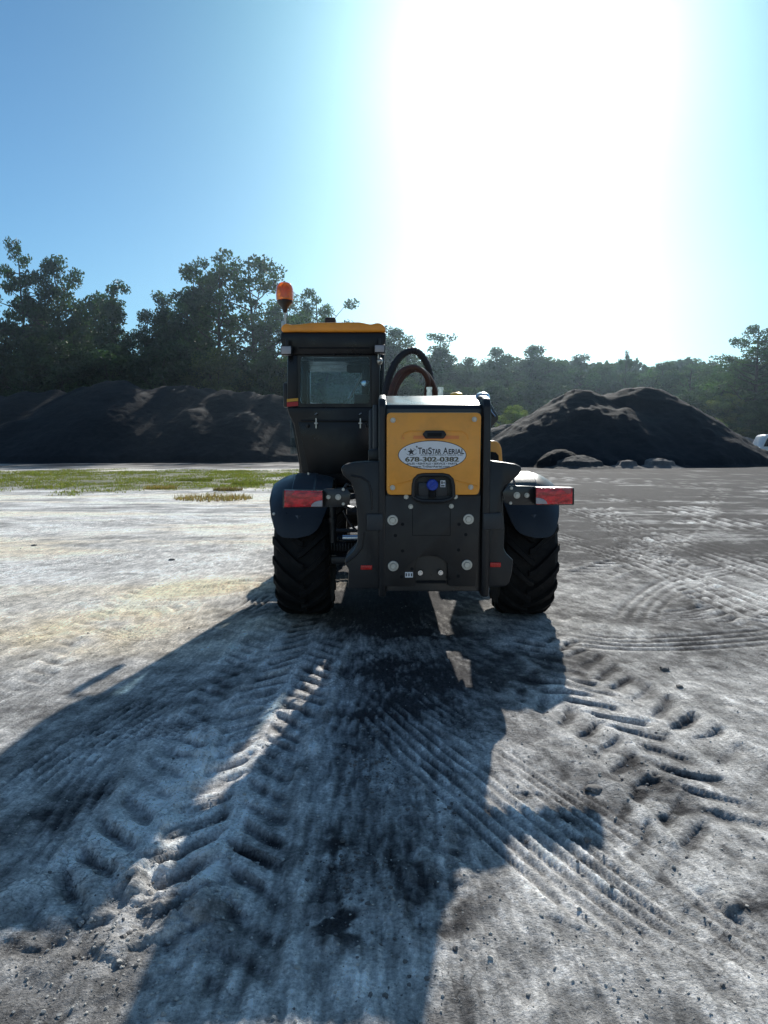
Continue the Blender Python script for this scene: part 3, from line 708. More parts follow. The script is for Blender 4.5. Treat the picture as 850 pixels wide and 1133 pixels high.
T = [
 ('pine', 0, 19, 268, 80, .62, 'dark', 'tall thin open topped pine at the far left, standing above its neighbours'),
 ('column', 0, -16, 345, 80, 1.2, 'dark', 'dark leafy tree cut by the left edge of the picture'),
 ('oak', 0, 70, 290, 84, .85, 'dark', 'big dense round topped tree beside the thin far left pine'),
 ('column', 1, 42, 345, 90, 1.1, 'dark', 'dark tree behind and between the far left pine and the dense round tree'),
 ('cone', 0, 122, 316, 80, .9, 'dark', 'slim spiky topped tree right of the dense round tree'),
 ('oak', 1, 98, 350, 92, 1.0, 'dark', 'dark tree filling behind the slim spiky topped tree'),
 ('oak', 2, 158, 346, 84, .8, 'dark', 'lower round dark tree in the dip of the left tree line'),
 ('cone', 1, 186, 328, 88, 1.0, 'dark', 'pointed dark tree rising right of the dip in the left tree line'),
 ('column', 2, 207, 305, 86, .95, 'dark', 'narrow tall dark tree against the left side of the airy tall ones'),
 ('airy', 0, 240, 282, 80, .9, 'mid', 'tall airy tree with visible limbs, left one of the pair behind the cab'),
 ('airy', 1, 284, 284, 82, .95, 'mid', 'tall airy spreading tree just left of the orange beacon'),
 ('oak', 0, 322, 326, 88, .85, 'dark', 'leafy tree right behind the beacon and cab roof'),
 ('airy', 2, 358, 322, 78, .85, 'mid', 'sparse topped tree showing over the middle of the cab roof'),
 ('column', 0, 385, 372, 84, 1.0, 'mid', 'tree hidden mostly by the cab, seen through its rear window'),
 ('oak', 1, 428, 364, 86, 1.00, 'mid', 'round topped tree just right of the cab roof'),
 ('oak', 1, 452, 389, 88, 1.50, 'mid', 'tree seen through the loop of the black hose'),
 ('cone', 0, 492, 372, 90, 1.25, 'mid', 'pointed tree above the steel fittings on the hood'),
 ('oak', 2, 474, 395, 92, 1.38, 'mid', 'lower tree between the hose loop and the pointed tree'),
 ('oak', 2, 520, 398, 90, 1.12, 'mid', 'low round tree over the right end of the hood'),
 ('oak', 0, 548, 388, 92, 1.19, 'mid', 'broad tree just right of the hood, first of the hazy right row'),
 ('oak', 1, 582, 385, 94, 1.25, 'mid', 'broad full tree above the low grey pile'),
 ('oak', 0, 610, 397, 92, 1.38, 'mid', 'full tree left of the twin peaked pile top'),
 ('oak', 2, 640, 395, 94, 1.19, 'mid', 'round tree directly behind the left peak of the tall pile'),
 ('oak', 1, 664, 405, 96, 1.38, 'mid', 'low tree behind the saddle between the two peaks'),
 ('airy', 0, 692, 390, 90, 0.50, 'mid', 'thin lone upright tree sticking up behind the saddle of the pile'),
 ('oak', 0, 680, 407, 98, 1.12, 'mid', 'small tree beneath the thin lone upright one'),
 ('oak', 1, 733, 403, 94, 1.12, 'mid', 'round tree behind the right peak of the tall pile'),
 ('airy', 1, 765, 400, 92, 1.04, 'mid', 'spreading open tree right of the right peak'),
 ('oak', 2, 790, 417, 96, 1.50, 'mid', 'lower tree above the right slope of the tall pile'),
 ('oak', 2, 712, 413, 98, 1.25, 'mid', 'low tree between the thin upright tree and the right peak'),
 ('oak', 0, 812, 398, 88, 1.12, 'mid', 'full tree left of the big tree at the right edge'),
 ('airy', 2, 843, 359, 80, 1.26, 'mid', 'tallest spreading tree at the right edge of the picture'),
 ('oak', 0, 870, 373, 84, 1.62, 'mid', 'dark tree cut by the right edge of the picture'),
]
for a in T: tree(*a)
for (kind, i, px, py, Y, wid, leaf, label) in [
 ('bush', 0, 20, 385, 76, 1.3, 'dark', 'dark bush under the thin far left pine'),
 ('bush', 1, 72, 380, 77, 1.3, 'dark', 'dark bush under the dense round tree'),
 ('bush', 2, 122, 385, 77, 1.3, 'mid', 'green bush under the slim spiky topped tree'),
 ('bush', 0, 165, 378, 78, 1.4, 'dark', 'dark bush in the dip of the left tree line'),
 ('bush', 1, 205, 380, 77, 1.2, 'dark', 'dark bush under the narrow tall tree'),
 ('bush', 2, 240, 388, 75, .9, 'light', 'yellow green sunlit bush left of the cab, at the crest of the dark pile'),
 ('bush', 0, 283, 392, 75, 1.2, 'mid', 'green bush under the spreading airy tree'),
 ('bush', 1, 318, 400, 76, 1.0, 'light', 'pale green bush touching the left side of the cab'),
 ('bush', 2, 355, 395, 78, 1.3, 'mid', 'green bush hidden behind the cab'),
 ('bush', 0, 400, 400, 78, 1.3, 'mid', 'green bush seen through the right of the rear window'),
 ('bush', 1, 445, 420, 78, 1.3, 'mid', 'green bush inside the hose loop'),
 ('bush', 2, 490, 428, 80, 1.5, 'mid', 'green bush behind the hood fittings'),
 ('bush', 0, 540, 425, 82, 1.6, 'mid', 'hazy bush right of the hood corner'),
 ('bush', 1, 568, 450, 70, 1.1, 'light', 'pale green bush between the hood and the tall right pile'),
 ('bush', 2, 600, 428, 84, 1.6, 'mid', 'hazy bush above the left slope of the tall pile'),
 ('bush', 0, 760, 436, 82, 1.5, 'mid', 'hazy bush above the right slope of the tall pile'),
 ('bush', 1, 800, 438, 80, 1.4, 'light', 'paler green bush above the right slope, near the foot of the big edge tree'),
 ('bush', 2, 838, 445, 78, 1.4, 'mid', 'green bush under the big tree at the right edge'),
 ('bush', 0, 793, 464, 72, .8, 'light', 'small bright bush peeping over the right slope of the tall pile'),
 ]: tree(kind, i, px, py, Y, wid, leaf, label, 'bush')
# far-off wood behind everything: one mass
def wood(name, x0, x1, Y, hmin, hmax, label, seed):
    rn = np.random.RandomState(seed); n = 60000
    X = x0+(x1-x0)*rn.random(n); hh = hmin+(hmax-hmin)*(.5+.5*fbm(X*.16, X*0, 3, seed))
    Z = hh*rn.random(n)**.6; Yv = Y+8*rn.random(n)
    pos = np.stack([X, Yv, Z], -1); a = rn.normal(size=(n, 3)); a /= np.linalg.norm(a, axis=1)[:, None]
    b2 = np.cross(a, rn.normal(size=(n, 3))); b2 /= np.linalg.norm(b2, axis=1)[:, None]; s = (.28+.32*rn.random(n))[:, None]
    V = np.stack([pos-a*s, pos-b2*s*.6, pos+a*s, pos+b2*s*.6], 1).reshape(-1, 3).astype(np.float32); m = len(V)
    me = bpy.data.meshes.new(name); me.vertices.add(m); me.vertices.foreach_set('co', V.ravel()); me.loops.add(m); me.loops.foreach_set('vertex_index', np.arange(m, dtype=np.int32))
    me.polygons.add(n); me.polygons.foreach_set('loop_start', np.arange(0, m, 4, dtype=np.int32))
    try: me.polygons.foreach_set('loop_total', np.full(n, 4, dtype=np.int32))
    except Exception: pass
    me.update(calc_edges=True)
    at2 = me.color_attributes.new('tint', 'FLOAT_COLOR', 'POINT'); c4 = np.ones((m, 4), np.float32); c4[:, :3] = np.repeat(.6+.6*rn.random(n), 4)[:, None]; at2.data.foreach_set('color', c4.ravel())
    me.materials.append(LF['dark']); o = bpy.data.objects.new(name, me); C.objects.link(o); tag(o, label, 'wood', kind='stuff')
wood('far_wood', -95, 8, 101, 9, 15, 'dark wood closing the gaps between the left hand trees', 5)
wood('far_wood', 4, 100, 108, 10.5, 14.5, 'hazy wood closing the gaps between the right hand trees', 6)

# ------------------------------------------------------------ grass and weeds
GR = leaf_mat('grass_blades', (.16, .21, .065), .3); GD = leaf_mat('dry_weed', (.20, .18, .10), .3)
def grass(name, pts, hgt, mtl, label, cat, seed, wb=.006, kind='stuff'):
    rn = np.random.RandomState(seed); n = len(pts); P = np.array(pts)
    az = rn.random(n)*6.28; h = hgt*(.5+rn.random(n)); lean = rn.normal(size=(n, 2))*.35*h[:, None]
    w = wb*(.7+.8*rn.random(n)); dx = np.cos(az)*w; dy = np.sin(az)*w; z = np.zeros(n)
    A = P+np.stack([dx, dy, z], -1); B = P-np.stack([dx, dy, z], -1); T_ = P+np.stack([lean[:, 0], lean[:, 1], h], -1)
    V = np.stack([A, B, T_], 1).reshape(-1, 3).astype(np.float32); m = len(V)
    me = bpy.data.meshes.new(name); me.vertices.add(m); me.vertices.foreach_set('co', V.ravel()); me.loops.add(m); me.loops.foreach_set('vertex_index', np.arange(m, dtype=np.int32))
    me.polygons.add(n); me.polygons.foreach_set('loop_start', np.arange(0, m, 3, dtype=np.int32))
    try: me.polygons.foreach_set('loop_total', np.full(n, 3, dtype=np.int32))
    except Exception: pass
    me.update(calc_edges=True)
    a = me.color_attributes.new('tint', 'FLOAT_COLOR', 'POINT'); c4 = np.ones((m, 4), np.float32); c4[:, :3] = np.repeat((.6+.7*rn.random(n))[:, None]*np.stack([1+.5*rn.random(n), np.ones(n), .9*np.ones(n)], -1), 3, 0); a.data.foreach_set('color', c4.ravel())
    me.materials.append(mtl); o = bpy.data.objects.new(name, me); C.objects.link(o); tag(o, label, cat, kind=kind); return o
gp = []
rn = np.random.RandomState(3); GX = rn.uniform(-26, 0, 260000); GY = rn.uniform(17, 46, 260000)
gv = np.exp(-((GX+11.5)/10.5)**4-((GY-29-.10*(GX+14))/9.5)**4)*.9+.5*fbm(GX*.5, GY*.35, 4, 260)-.35
gv = sstep(.0, .35, gv)*sstep(.5, -2.5, GX)*sstep(16, 20, GY)*(1-sstep(41, 46, GY))
m_ = rn.random(260000) < gv*.95*sstep(-.5, .35, fbm(GX*1.7, GY*1.7, 3, 261))
P3 = np.stack([GX[m_], GY[m_], np.zeros(m_.sum())-.01], -1)
grass('grass', P3, .055, GR, 'thin green grass patch on the pale ground before the left pile', 'grass', 4, .014)
def weed(px, py, r, hgt, n, label, mtl=GD, name='weed', cat='weed', seed=0):
    x, y = G(px, py); rn = np.random.RandomState(seed+50)
    a = rn.random(n)*6.28; q = r*np.sqrt(rn.random(n)); o = grass(name, np.stack([np.cos(a)*q*1.3, np.sin(a)*q, np.zeros(n)], -1), hgt, mtl, label, cat, seed, .012, None)
    o.location = (x, y, gz(x, y)-.01); o['group'] = 'weeds along the grass edge'
weed(236, 552, .75, .12, 700, 'largest dry weed clump at the near right corner of the grass patch', seed=1)
weed(178, 541, .38, .10, 600, 'dry weed clump on the near edge of the grass patch', seed=2)
weed(275, 536, .42, .10, 800, 'green weed clump close to the left mudguard', GR, seed=3)
weed(215, 532, .5, .09, 900, 'greenish weed clump in the middle of the grass patch right end', GR, seed=4)
weed(252, 543, .34, .10, 500, 'small dry weed clump behind the largest one', seed=5)
weed(140, 511, .5, .35, 260, 'upright weed against the foot of the dark left pile', GR, seed=6)

# ------------------------------------------------------------ white van at the right edge
def van():
    Y = 66; x0, z0 = at(832, 505, Y).x, 0
    root = bpy.data.objects.new('van', None); C.objects.link(root); root.location = (x0, Y, 0)
    tag(root, 'white van half cut by the right edge beyond the piles', 'van')
    global MACH
    old = MACH; MACH = root
    wp = mat('van_white', (.8, .8, .8), .3, 0, .05)
    m = MB(); m.prism([(0, .35), (.05, .9), (.30, 1.05), (.72, 1.95), (.95, 2.15), (4.6, 2.15), (4.75, 1.9), (4.75, .35)], -.95, .95, .06); m.build('body', wp, root)
    m = MB(); m.prism([(.50, 1.08), (.82, 1.80), (1.75, 1.80), (1.75, 1.08)], -.975, -.94, .01); m.build('window', M['void'], root)
    m = MB(); m.prism([(1.85, 1.08), (1.85, 1.80), (2.9, 1.80), (2.9, 1.08)], -.975, -.94, .01); m.build('window', M['void'], root)
    for cx in (.95, 3.8):
        m = MB(); m.lathe([(.2, -.11), (.34, -.11), (.36, -.05), (.36, .05), (.34, .11)], (cx, -.88, .35), (0, 1, 0)); w = m.build('wheel', M['rubber'], root)
        m = MB(); m.lathe([(.05, -.02), (.2, -.01), (.2, .02)], (cx, -1.0, .35), (0, 1, 0)); m.build('rim', M['steel'], w)
    m = MB(); m.box((.02, -.7, .75), (.08, .3, .18), .02); m.build('headlight', M['clearlens'], root)
    m = MB(); m.box((-.03, 0, .42), (.16, 1.8, .2), .04); m.build('bumper', M['plastic'], root)
    MACH = old
van()

# ============================================================ THE TELEHANDLER
T0 = bpy.data.objects.new('telehandler', None); C.objects.link(T0); T0.location = ROOT; T0.empty_display_size = .5
tag(T0, 'black and yellow telehandler seen from behind, parked on the dusty yard', 'telehandler')
MACH = T0
def rrect(x0, y0, x1, y1, r, n=5):
    pts = []
    for cx, cy, a0 in ((x1-r, y0+r, -90), (x1-r, y1-r, 0), (x0+r, y1-r, 90), (x0+r, y0+r, 180)):
        for k in range(n+1):
            a = R(a0+90*k/n); pts.append((cx+r*math.cos(a), cy+r*math.sin(a)))
    return pts
# --- hood (engine cover)
uL = L(419, 500, 0)[0]; uR = L(543, 500, 0)[0]
h = MB()
h.prism([(.03, .45), (.03, .46), (.03, L(0, 452, .03)[1]), (.05, L(0, 448, .05)[1]), (.10, L(0, 446, .1)[1]), (.42, L(0, 438, .42)[1]), (1.35, L(0, 438, .42)[1]+.01), (1.35, .66), (.30, .60), (.25, .45)], uL+.02, uR-.02, .012, axis='u')
hood = h.build('hood', M['black'], T0)
for a, b_ in ((uL, uL+.045), (uR-.05, uR)):
    m = MB(); m.prism([(-.012, .42), (-.012, L(0, 449, 0)[1]), (.03, L(0, 441, .03)[1]), (.12, L(0, 438, .1)[1]), (.5, L(0, 436, .42)[1]), (1.3, L(0, 436, .42)[1]+.01), (1.3, .66), (.32, .60), (.27, .42)], a, b_, .014, axis='u'); m.build('side_rail', M['plastic'], hood)
# top corner lug at right, fittings
p = L(534, 440, .35); m = MB(); m.lathe([(.05, -.03), (.05, .0), (.04, .02), (.015, .032)], (p[0], .35, p[1]+.005)); m.build('top_cap', M['chrome'], hood)
for px in (475, 487.5):
    a = L(px, 439, .7); b_ = L(px, 429, .7)
    m = MB(); m.cyl((a[0], .7, a[1]-.03), (a[0], .7, a[1]+.03), .022, 6); m.cyl((a[0], .7, a[1]+.02), (a[0], .7, b_[1]), .018, 14); m.cyl((a[0], .7, b_[1]-.012), (a[0], .7, b_[1]+.004), .024, 6); m.build('hose_fitting', M['chrome'], hood)
a = L(505, 439, .75); m = MB(); m.lathe([(.04, -.04), (.04, .0), (.046, .005), (.046, .02), (.03, .03)], (a[0], .75, a[1])); m.build('filler_cap', M['amber'], hood)
# --- rear panel (yellow)
notch = [(503, 547.5), (503, 537), (501.5, 530), (497, 525.5), (490, 524), (468, 524), (461.5, 525.5), (457.5, 530), (456.5, 537), (456, 547.5)]
top = [(432, 456.5), (528, 456.5), (531.3, 457.6), (532.5, 461), (531, 541), (529.5, 546), (526, 547.5)]
lft = [(432, 547.5), (428.8, 546), (427.8, 541), (428, 461), (429, 457.6)]
outl = top+notch+lft
m = MB(); m.prism(Q(outl, -.03), -.035, .028, .007); pan = m.build('rear_panel', M['yellow'], T0)
for line in ([(445, 486), (446.5, 480), (452, 477.3), (512, 477.3), (517, 481), (518.5, 487)], [(430, 538), (456, 531.5)], [(503.5, 531.5), (529, 538)]):
    m = MB(); m.tube([(q[0], -.0345, q[1]) for q in Q(line, -.035)], .0045, 6); m.build('embossed_ridge', M['yellow'], pan)
def bolt(px, py, r, v, par, mt='steel', washer=True, name='bolt'):
    u, w = L(px, py, v); m = MB()
    if washer: m.lathe([(r, .0), (r, -.004), (r*.92, -.006)], (u, v, w), (0, 1, 0), 24)
    m.lathe([(r*.66, .0), (r*.66, -.014), (r*.56, -.018)], (u, v, w), (0, 1, 0), 6)
    m.lathe([(r*.30, -.0175), (r*.30, -.0185)], (u, v, w), (0, 1, 0), 12)
    return m.build(name, M[mt], par, angle=30)
for px, py in ((435, 465), (525, 464), (434.5, 539.5), (521, 539)): bolt(px, py, .0165, -.036, pan)
m = MB()
m.prism(Q([(458, 482), (508, 482), (508, 485.7), (457, 485.7)], -.037), -.0375, -.034); m.prism(Q([(444.5, 485.6), (444.8, 481.5), (448, 485.6)], -.037), -.0375, -.034)
m.build('reflective_strip', M['strip'], pan, smooth=False)
m = MB(); m.prism(Q([(467.5, 480.5), (471, 476.3), (491, 476.3), (494.3, 480.5), (491, 485.3), (471, 485.3)], -.05), -.058, -.034, .006); hd = m.build('panel_handle', M['plastic'], pan)
m = MB(); m.prism(Q([(473, 479), (489, 479), (489, 483), (473, 483)], -.058), -.0595, -.057, .001); m.build('handle_grip', M['void'], hd)
# oval sticker with its writing
uC, wC = L(478.3, 503.5, -.036); ea, eb = .2125, .0905
st_ = MB(); st_.mi = 1
st_.prism([(uC+ea*math.cos(k*math.pi/32), wC+eb*math.sin(k*math.pi/32)) for k in range(64)], -.0372, -.035)
st_.mi = 0
st_.prism([(uC+(ea-.004)*math.cos(k*math.pi/32), wC+(eb-.004)*math.sin(k*math.pi/32)) for k in range(64)], -.0382, -.0368)
def text_into(mb, txt, size, u, w, v, mi, width=None, bold=0., align='CENTER', shear=0, sx=1.):
    cu = bpy.data.curves.new('lettering', 'FONT'); cu.body = txt; cu.size = size; cu.align_x = align; cu.offset = bold; cu.extrude = 0; cu.shear = shear
    o = bpy.data.objects.new('lettering', cu); C.objects.link(o); bpy.context.view_layer.update()
    dg = bpy.context.evaluated_depsgraph_get(); me = bpy.data.meshes.new_from_object(o.evaluated_get(dg))
    bm = bmesh.new(); bm.from_mesh(me)
    xsn = [q.co.x for q in bm.verts]; x0, x1 = min(xsn), max(xsn)
    k = (width/(x1-x0)) if width else sx
    for q in bm.verts:
        x = q.co.x*k; y_ = q.co.y; q.co = (u+x, v, w+y_)
    mb.mi = mi; mb.join(bm)
    bpy.data.objects.remove(o); bpy.data.curves.remove(cu); bpy.data.meshes.remove(me); return k
VT = -.0388
# small caps, letters set one group at a time, with slab serifs on the capitals
def px2u(px): return L(px, 503, -.036)[0]
def px2w(py): return L(478, py, -.036)[1]
for txt, a, b_, sz in (('T', 462.5, 467, .056), ('RI', 467.3, 473, .043), ('S', 473.8, 477.8, .056), ('TAR', 478, 488, .043), ('A', 490.3, 495.8, .056), ('ERIAL', 496.2, 513.5, .043)):
    text_into(st_, txt, sz, (px2u(a)+px2u(b_))/2, px2w(502.2), VT, 1, width=(px2u(b_)-px2u(a)), bold=.0011)
text_into(st_, 'AND EQUIPMENT SALES, INC', .0135, px2u(489), px2w(504.3), VT, 1, width=px2u(511)-px2u(464))
for k_ in (-1, 0, 1): text_into(st_, '678-302-0382', .040, px2u(478)+k_*.0016, px2w(510.6), VT-.0002*(k_+1), 2, width=px2u(507.5)-px2u(448.5), bold=.0006)
text_into(st_, 'SALES \u2022 RENTALS \u2022 SERVICE \u2022 PARTS', .0165, px2u(478), px2w(514.0), VT, 1, width=px2u(506)-px2u(450), bold=.0004)
text_into(st_, 'www.TriStarAerial.com', .018, px2u(477.5), px2w(517.2), VT, 1, width=px2u(498)-px2u(457), bold=.0004)
def star(cx, cy, r, mi, rot=.1):
    st_.mi = mi; pts = []
    for k in range(10):
        a = math.pi/2+rot+k*math.pi/5; rr = r if k % 2 == 0 else r*.42; pts.append((cx+rr*math.cos(a), cy+rr*math.sin(a)))
    b = bmesh.new(); c0 = b.verts.new((cx, VT, cy)); vs = [b.verts.new((a, VT, c)) for a, c in pts]
    for k in range(10): b.faces.new((c0, vs[k], vs[(k+1) % 10]))
    st_.join(b)
sx_, sy_ = px2u(455), px2w(500)
star(sx_, sy_, .024, 1); star(px2u(461.2), px2w(494.3), .008, 1); star(px2u(448.5), px2w(497.3), .007, 1)
for (a0, a1, r1, r2) in ((200, 350, .036, .029), (20, 75, .036, .030)):      # swoosh arcs round the star
    b = bmesh.new(); prev = None
    for k in range(13):
        q = k/12; a = R(a0+(a1-a0)*q); th_ = math.sin(math.pi*q)*.5+.1
        ra = r1; rb = r1-(r1-r2)*th_
        cur = (b.verts.new((sx_+ra*math.cos(a), VT, sy_+ra*.62*math.sin(a))), b.verts.new((sx_+rb*math.cos(a), VT, sy_+rb*.62*math.sin(a))))
        if prev: b.faces.new((prev[0], cur[0], cur[1], prev[1]))
        prev = cur
    st_.mi = 1; st_.join(b)
so = st_.build('sticker', [M['white'], M['ink'], M['olive']], pan, smooth=False)
so['label'] = 'white oval sticker reading TriStar Aerial 678-302-0382'
# filler recess with blue cap
m = MB()
rim = [(457, 549), (457.5, 537), (459, 530.5), (463, 526.5), (469, 525.3), (490, 525.3), (496, 526.5), (500, 530.5), (501.5, 537), (502, 549), (498, 552.5), (490, 554.5), (468, 554.5), (461, 552.5)]
m.tube([(q[0], -.030, q[1]) for q in Q(rim, -.03)], .013, 8, closed=True)
m.prism(Q(rim, .0), .012, .026)
rc = m.build('filler_recess', M['plastic'], T0)
m = MB(); m.prism(Q([(463, 534), (495, 534), (495, 549), (463, 549)], -.01), -.012, .014, .004); m.build('recess_block', M['bluegrey'], rc)
u, w = L(478.5, 536.5, -.04); m = MB(); m.lathe([(.030, .05), (.030, .01), (.036, .005), (.036, -.02), (.031, -.028), (.028, -.028)], (u, -.03, w), (0, 1, 0), 28)
m.box((u, -.062, w), (.056, .012, .010), .002, Matrix.Rotation(R(-38), 3, 'Y')); m.build('fuel_cap', M['blue'], rc)
u, w = L(478.5, 545, -.02); m = MB(); m.cyl((u, -.02, w-.03), (u, -.02, w+.03), .024, 18); m.build('filler_neck', M['void'], rc)
m = MB(); m.prism(Q([(487.3, 531.5), (492.8, 531.5), (492.8, 539), (487.3, 539)], -.014), -.0155, -.011)
m.mi = 1; m.prism(Q([(488.1, 536.8), (492, 536.8), (492, 538.2), (488.1, 538.2)], -.0155), -.0165, -.0145); m.prism(Q([(488.4, 532.5), (490, 532.5), (490, 535.5), (488.4, 535.5)], -.0155), -.0165, -.0145); m.prism(Q([(490.8, 533), (492, 533), (492, 535), (490.8, 535)], -.0155), -.0165, -.0145)
m.build('fuel_label', [M['white'], M['ink']], rc, smooth=False)
# --- rear plate
pl_ = [(426.5, 547.8), (532, 547.8), (529.5, 600), (526.5, 648.5), (496, 648.5), (495.5, 624), (491, 620), (486, 616), (474, 614.5), (465, 616), (461, 619), (459, 624), (458.5, 648.5), (425.5, 648.5)]
m = MB(); m.prism(Q(pl_, .0), -.008, .028, .004); plate = m.build('rear_plate', M['plate'], T0)
for px, py in ((434.5, 575.5), (518.5, 574.5), (435.2, 626.3), (516.8, 625)): bolt(px, py, .0335, -.009, plate)
for px, py in ((449.5, 549.8), (504, 549.5), (454.5, 560.5), (499.5, 560)): bolt(px, py, .0155, -.009, plate)
for px, py in ((445.5, 580), (437.5, 592.5), (445.5, 609.5), (508, 580), (515.5, 591.5), (507.5, 608.5), (444.5, 638), (456, 629.5), (507, 637.5), (496.5, 640.5)):
    u, w = L(px, py, -.009); m = MB(); m.lathe([(.0105, .0), (.0105, -.0012)], (u, -.0085, w), (0, 1, 0), 16); m.build('bolt_hole', M['void'], plate)
m = MB(); m.prism(Q([(456.2, 560), (456.8, 560), (456.8, 592), (498, 592), (498, 560), (498.6, 560), (498.6, 592.6), (456.2, 592.6)], -.0085), -.0092, -.0078); m.build('engraved_line', M['void'], plate, smooth=False)
m = MB(); m.prism(Q([(456, 612), (498, 612), (498, 650), (456, 650)], .08), .10, .14); m.box((L(477, 640, .05)[0], .05, L(477, 643, .05)[1]), (.19, .09, .014), .003); hb = m.build('hitch_recess', M['void'], plate)
bolt(465.2, 633.8, .017, .0, hb, 'chrome'); bolt(487.6, 633.6, .017, .0, hb, 'chrome')
for px in (465.2, 487.6):
    u, w = L(px, 633.7, .0); m = MB(); m.cyl((u, .004, w), (u, .1, w), .011, 12); m.build('hitch_pin', M['steel'], hb)
u0, w0 = L(448.3, 639, -.01); u1, w1 = L(457, 633, -.01)
m = MB(); m.prism([(u0, w0), (u1, w0), (u1, w1), (u0, w1)], -.0095, -.0078); m.mi = 1
for k in range(3):
    du = (u1-u0)/3; m.prism([(u0+du*k+.004, w0+.008), (u0+du*k+.012, w0+.008), (u0+du*k+.012, w1-.008), (u0+du*k+.004, w1-.008)], -.0105, -.009)
m.build('data_label', [M['white'], M['bluegrey']], plate, smooth=False)
# --- corner columns (counterweights)
def column(body, facet, ref, v1=.30, side='r'):
    m = MB(); m.prism(Q(body, .02), .0, v1, .010, seg=2); c = m.build('corner_guard', M['plastic'], T0)
    m = MB(); m.prism(Q(facet, -.01), -.018, .03, .006); m.build('guard_step', M['bluegrey'], c)
    m = MB(); m.prism(Q(ref, -.02), -.012, .004, .002); m.build('reflector', M['redrefl'], c)
    return c
cr = column([(533, 512), (541, 509.5), (556, 511), (570, 513.2), (576, 516), (577, 519.5), (574, 525), (566, 532), (559, 539), (556, 548), (556.5, 566), (558, 586), (557, 606), (560, 612), (567.5, 619), (566, 634), (562.5, 645.5), (558, 648.5), (534, 649)],
            [(534.5, 568), (554.5, 567), (556, 572), (557, 585), (534.5, 586)], [(542.8, 622.8), (554.6, 622.8), (554.6, 627.8), (542.8, 627.8)])
cl = column([(424, 511), (405, 510.5), (392, 511.5), (381, 514), (377.5, 518), (379.5, 525), (388, 533), (392.5, 545), (394.5, 560), (396, 578), (395.5, 600), (392, 608), (382, 618), (382, 624), (386, 629), (385, 651), (424, 651)],
            [(405.5, 568.5), (423.8, 568.5), (423.8, 587), (406, 587)], [(399.2, 625.8), (411.8, 625.8), (411.8, 630.6), (399.2, 630.6)])
m = MB(); m.tube([(q[0], -.004, q[1]) for q in Q([(388, 526), (400, 528), (408, 533), (411, 545), (412, 564)], .0)], .006, 8); m.build('guard_ridge', M['plastic'], cl)
m = MB(); m.tube([(q[0], -.004, q[1]) for q in Q([(383, 622), (393, 615), (400, 606), (402, 590)], .0)], .007, 8); m.build('guard_ridge', M['plastic'], cl)
for side, px0, px1 in ((-1, 424.5, 427), (1, 531.5, 534.5)):   # narrow dark joint posts
    m = MB(); m.prism(Q([(px0, 500), (px1, 500), (px1, 650), (px0, 650)], .03), .03, .5); m.build('joint_post', M['void'], T0)
# --- tail lights on brackets
def tail(px_in, px_out, y0, y1, sgn, brk, lab):
    v = -.03
    x0, x1 = min(px_in, px_out), max(px_in, px_out)
    m = MB(); m.prism(Q(brk, v), v+.012, v+.030, .003); b_ = m.build('light_bracket', M['black'], T0)
    m = MB(); m.prism(Q([(x0, y0), (x1, y0+.6), (x1, y1-.8), (x0, y1)], v), v-.04, v+.035, .008); hs = m.build('tail_light', M['plastic'], T0)
    hs['label'] = lab
    m = MB()
    mid = (x0+x1)/2; inn = px_in
    m.prism(Q([(x0+.9, y0+.9), (x1-.9, y0+1.3), (x1-.9, y1-1.5), (x0+.9, y1-.9)], v-.04), v-.056, v-.038, .005)
    m.build('red_lens', M['redlens'], hs)
    s = sgn; e = inn+s*1.2
    arc = [(e, y1-1.4)]+[(e+s*12.5*math.cos(a), y1-1.4-7.0*math.sin(a)) for a in [k*math.pi/2/6 for k in range(7)]]
    m = MB(); m.prism(Q(arc, v-.055), v-.0585, v-.05, .001); m.build('reversing_lens', M['clearlens'], hs)
    e2 = px_out-s*2.2
    m = MB(); m.prism(Q([(e2, y0+2), (e2, y0+8), (e2-s*5, y0+7.2), (e2-s*10, y0+2.2)], v-.055), v-.0585, v-.05, .001); m.build('indicator_lens', M['pinklens'], hs)
    return b_
br = tail(592, 634, 538.5, 559, 1, [(562, 537), (592.5, 538.3), (592.5, 559), (566, 559), (558, 556), (556.5, 545)], 'right tail light, red with clear corner')
for px, r in ((572, .021), (583, .016)): bolt(px, 548, r, -.020, br)
for p_ in ((566, 540), (565, 556.5)): bolt(p_[0], p_[1], .010, -.020, br)
bl_ = tail(358, 314, 541.5, 562, -1, [(357.5, 541), (384, 541), (388, 546), (387, 556), (384, 561), (357.5, 561.5)], 'left tail light, red with clear corner')
for px, r in ((363.5, .014), (374.3, .019)): bolt(px, 550, r, -.020, bl_)
for p_ in ((380, 541.5), (380, 557.5)): bolt(p_[0], p_[1], .010, -.020, bl_)
m = MB()
m.tube([(q[0], .02+i*.01, q[1]) for i, q in enumerate(Q([(561, 541), (555, 537), (550, 541), (549, 550), (553, 557), (560, 555)], .0))], .010, 8)
m.tube([(q[0], .05, q[1]) for q in Q([(562, 548), (555, 549), (546, 548)], .0)], .012, 8)
m.build('light_cable', M['hose'], br)
m = MB()
m.tube([(q[0], .03, q[1]) for q in Q([(379, 543), (384, 536), (391, 538), (394, 546)], .0)], .010, 8)
m.tube([(q[0], .05, q[1]) for q in Q([(380, 560), (388, 565), (394, 562)], .0)], .010, 8)
m.tube([(q[0], .05, q[1]) for q in Q([(384, 551), (396, 549)], .0)], .018, 8)
m.build('light_cable', M['hose'], bl_)

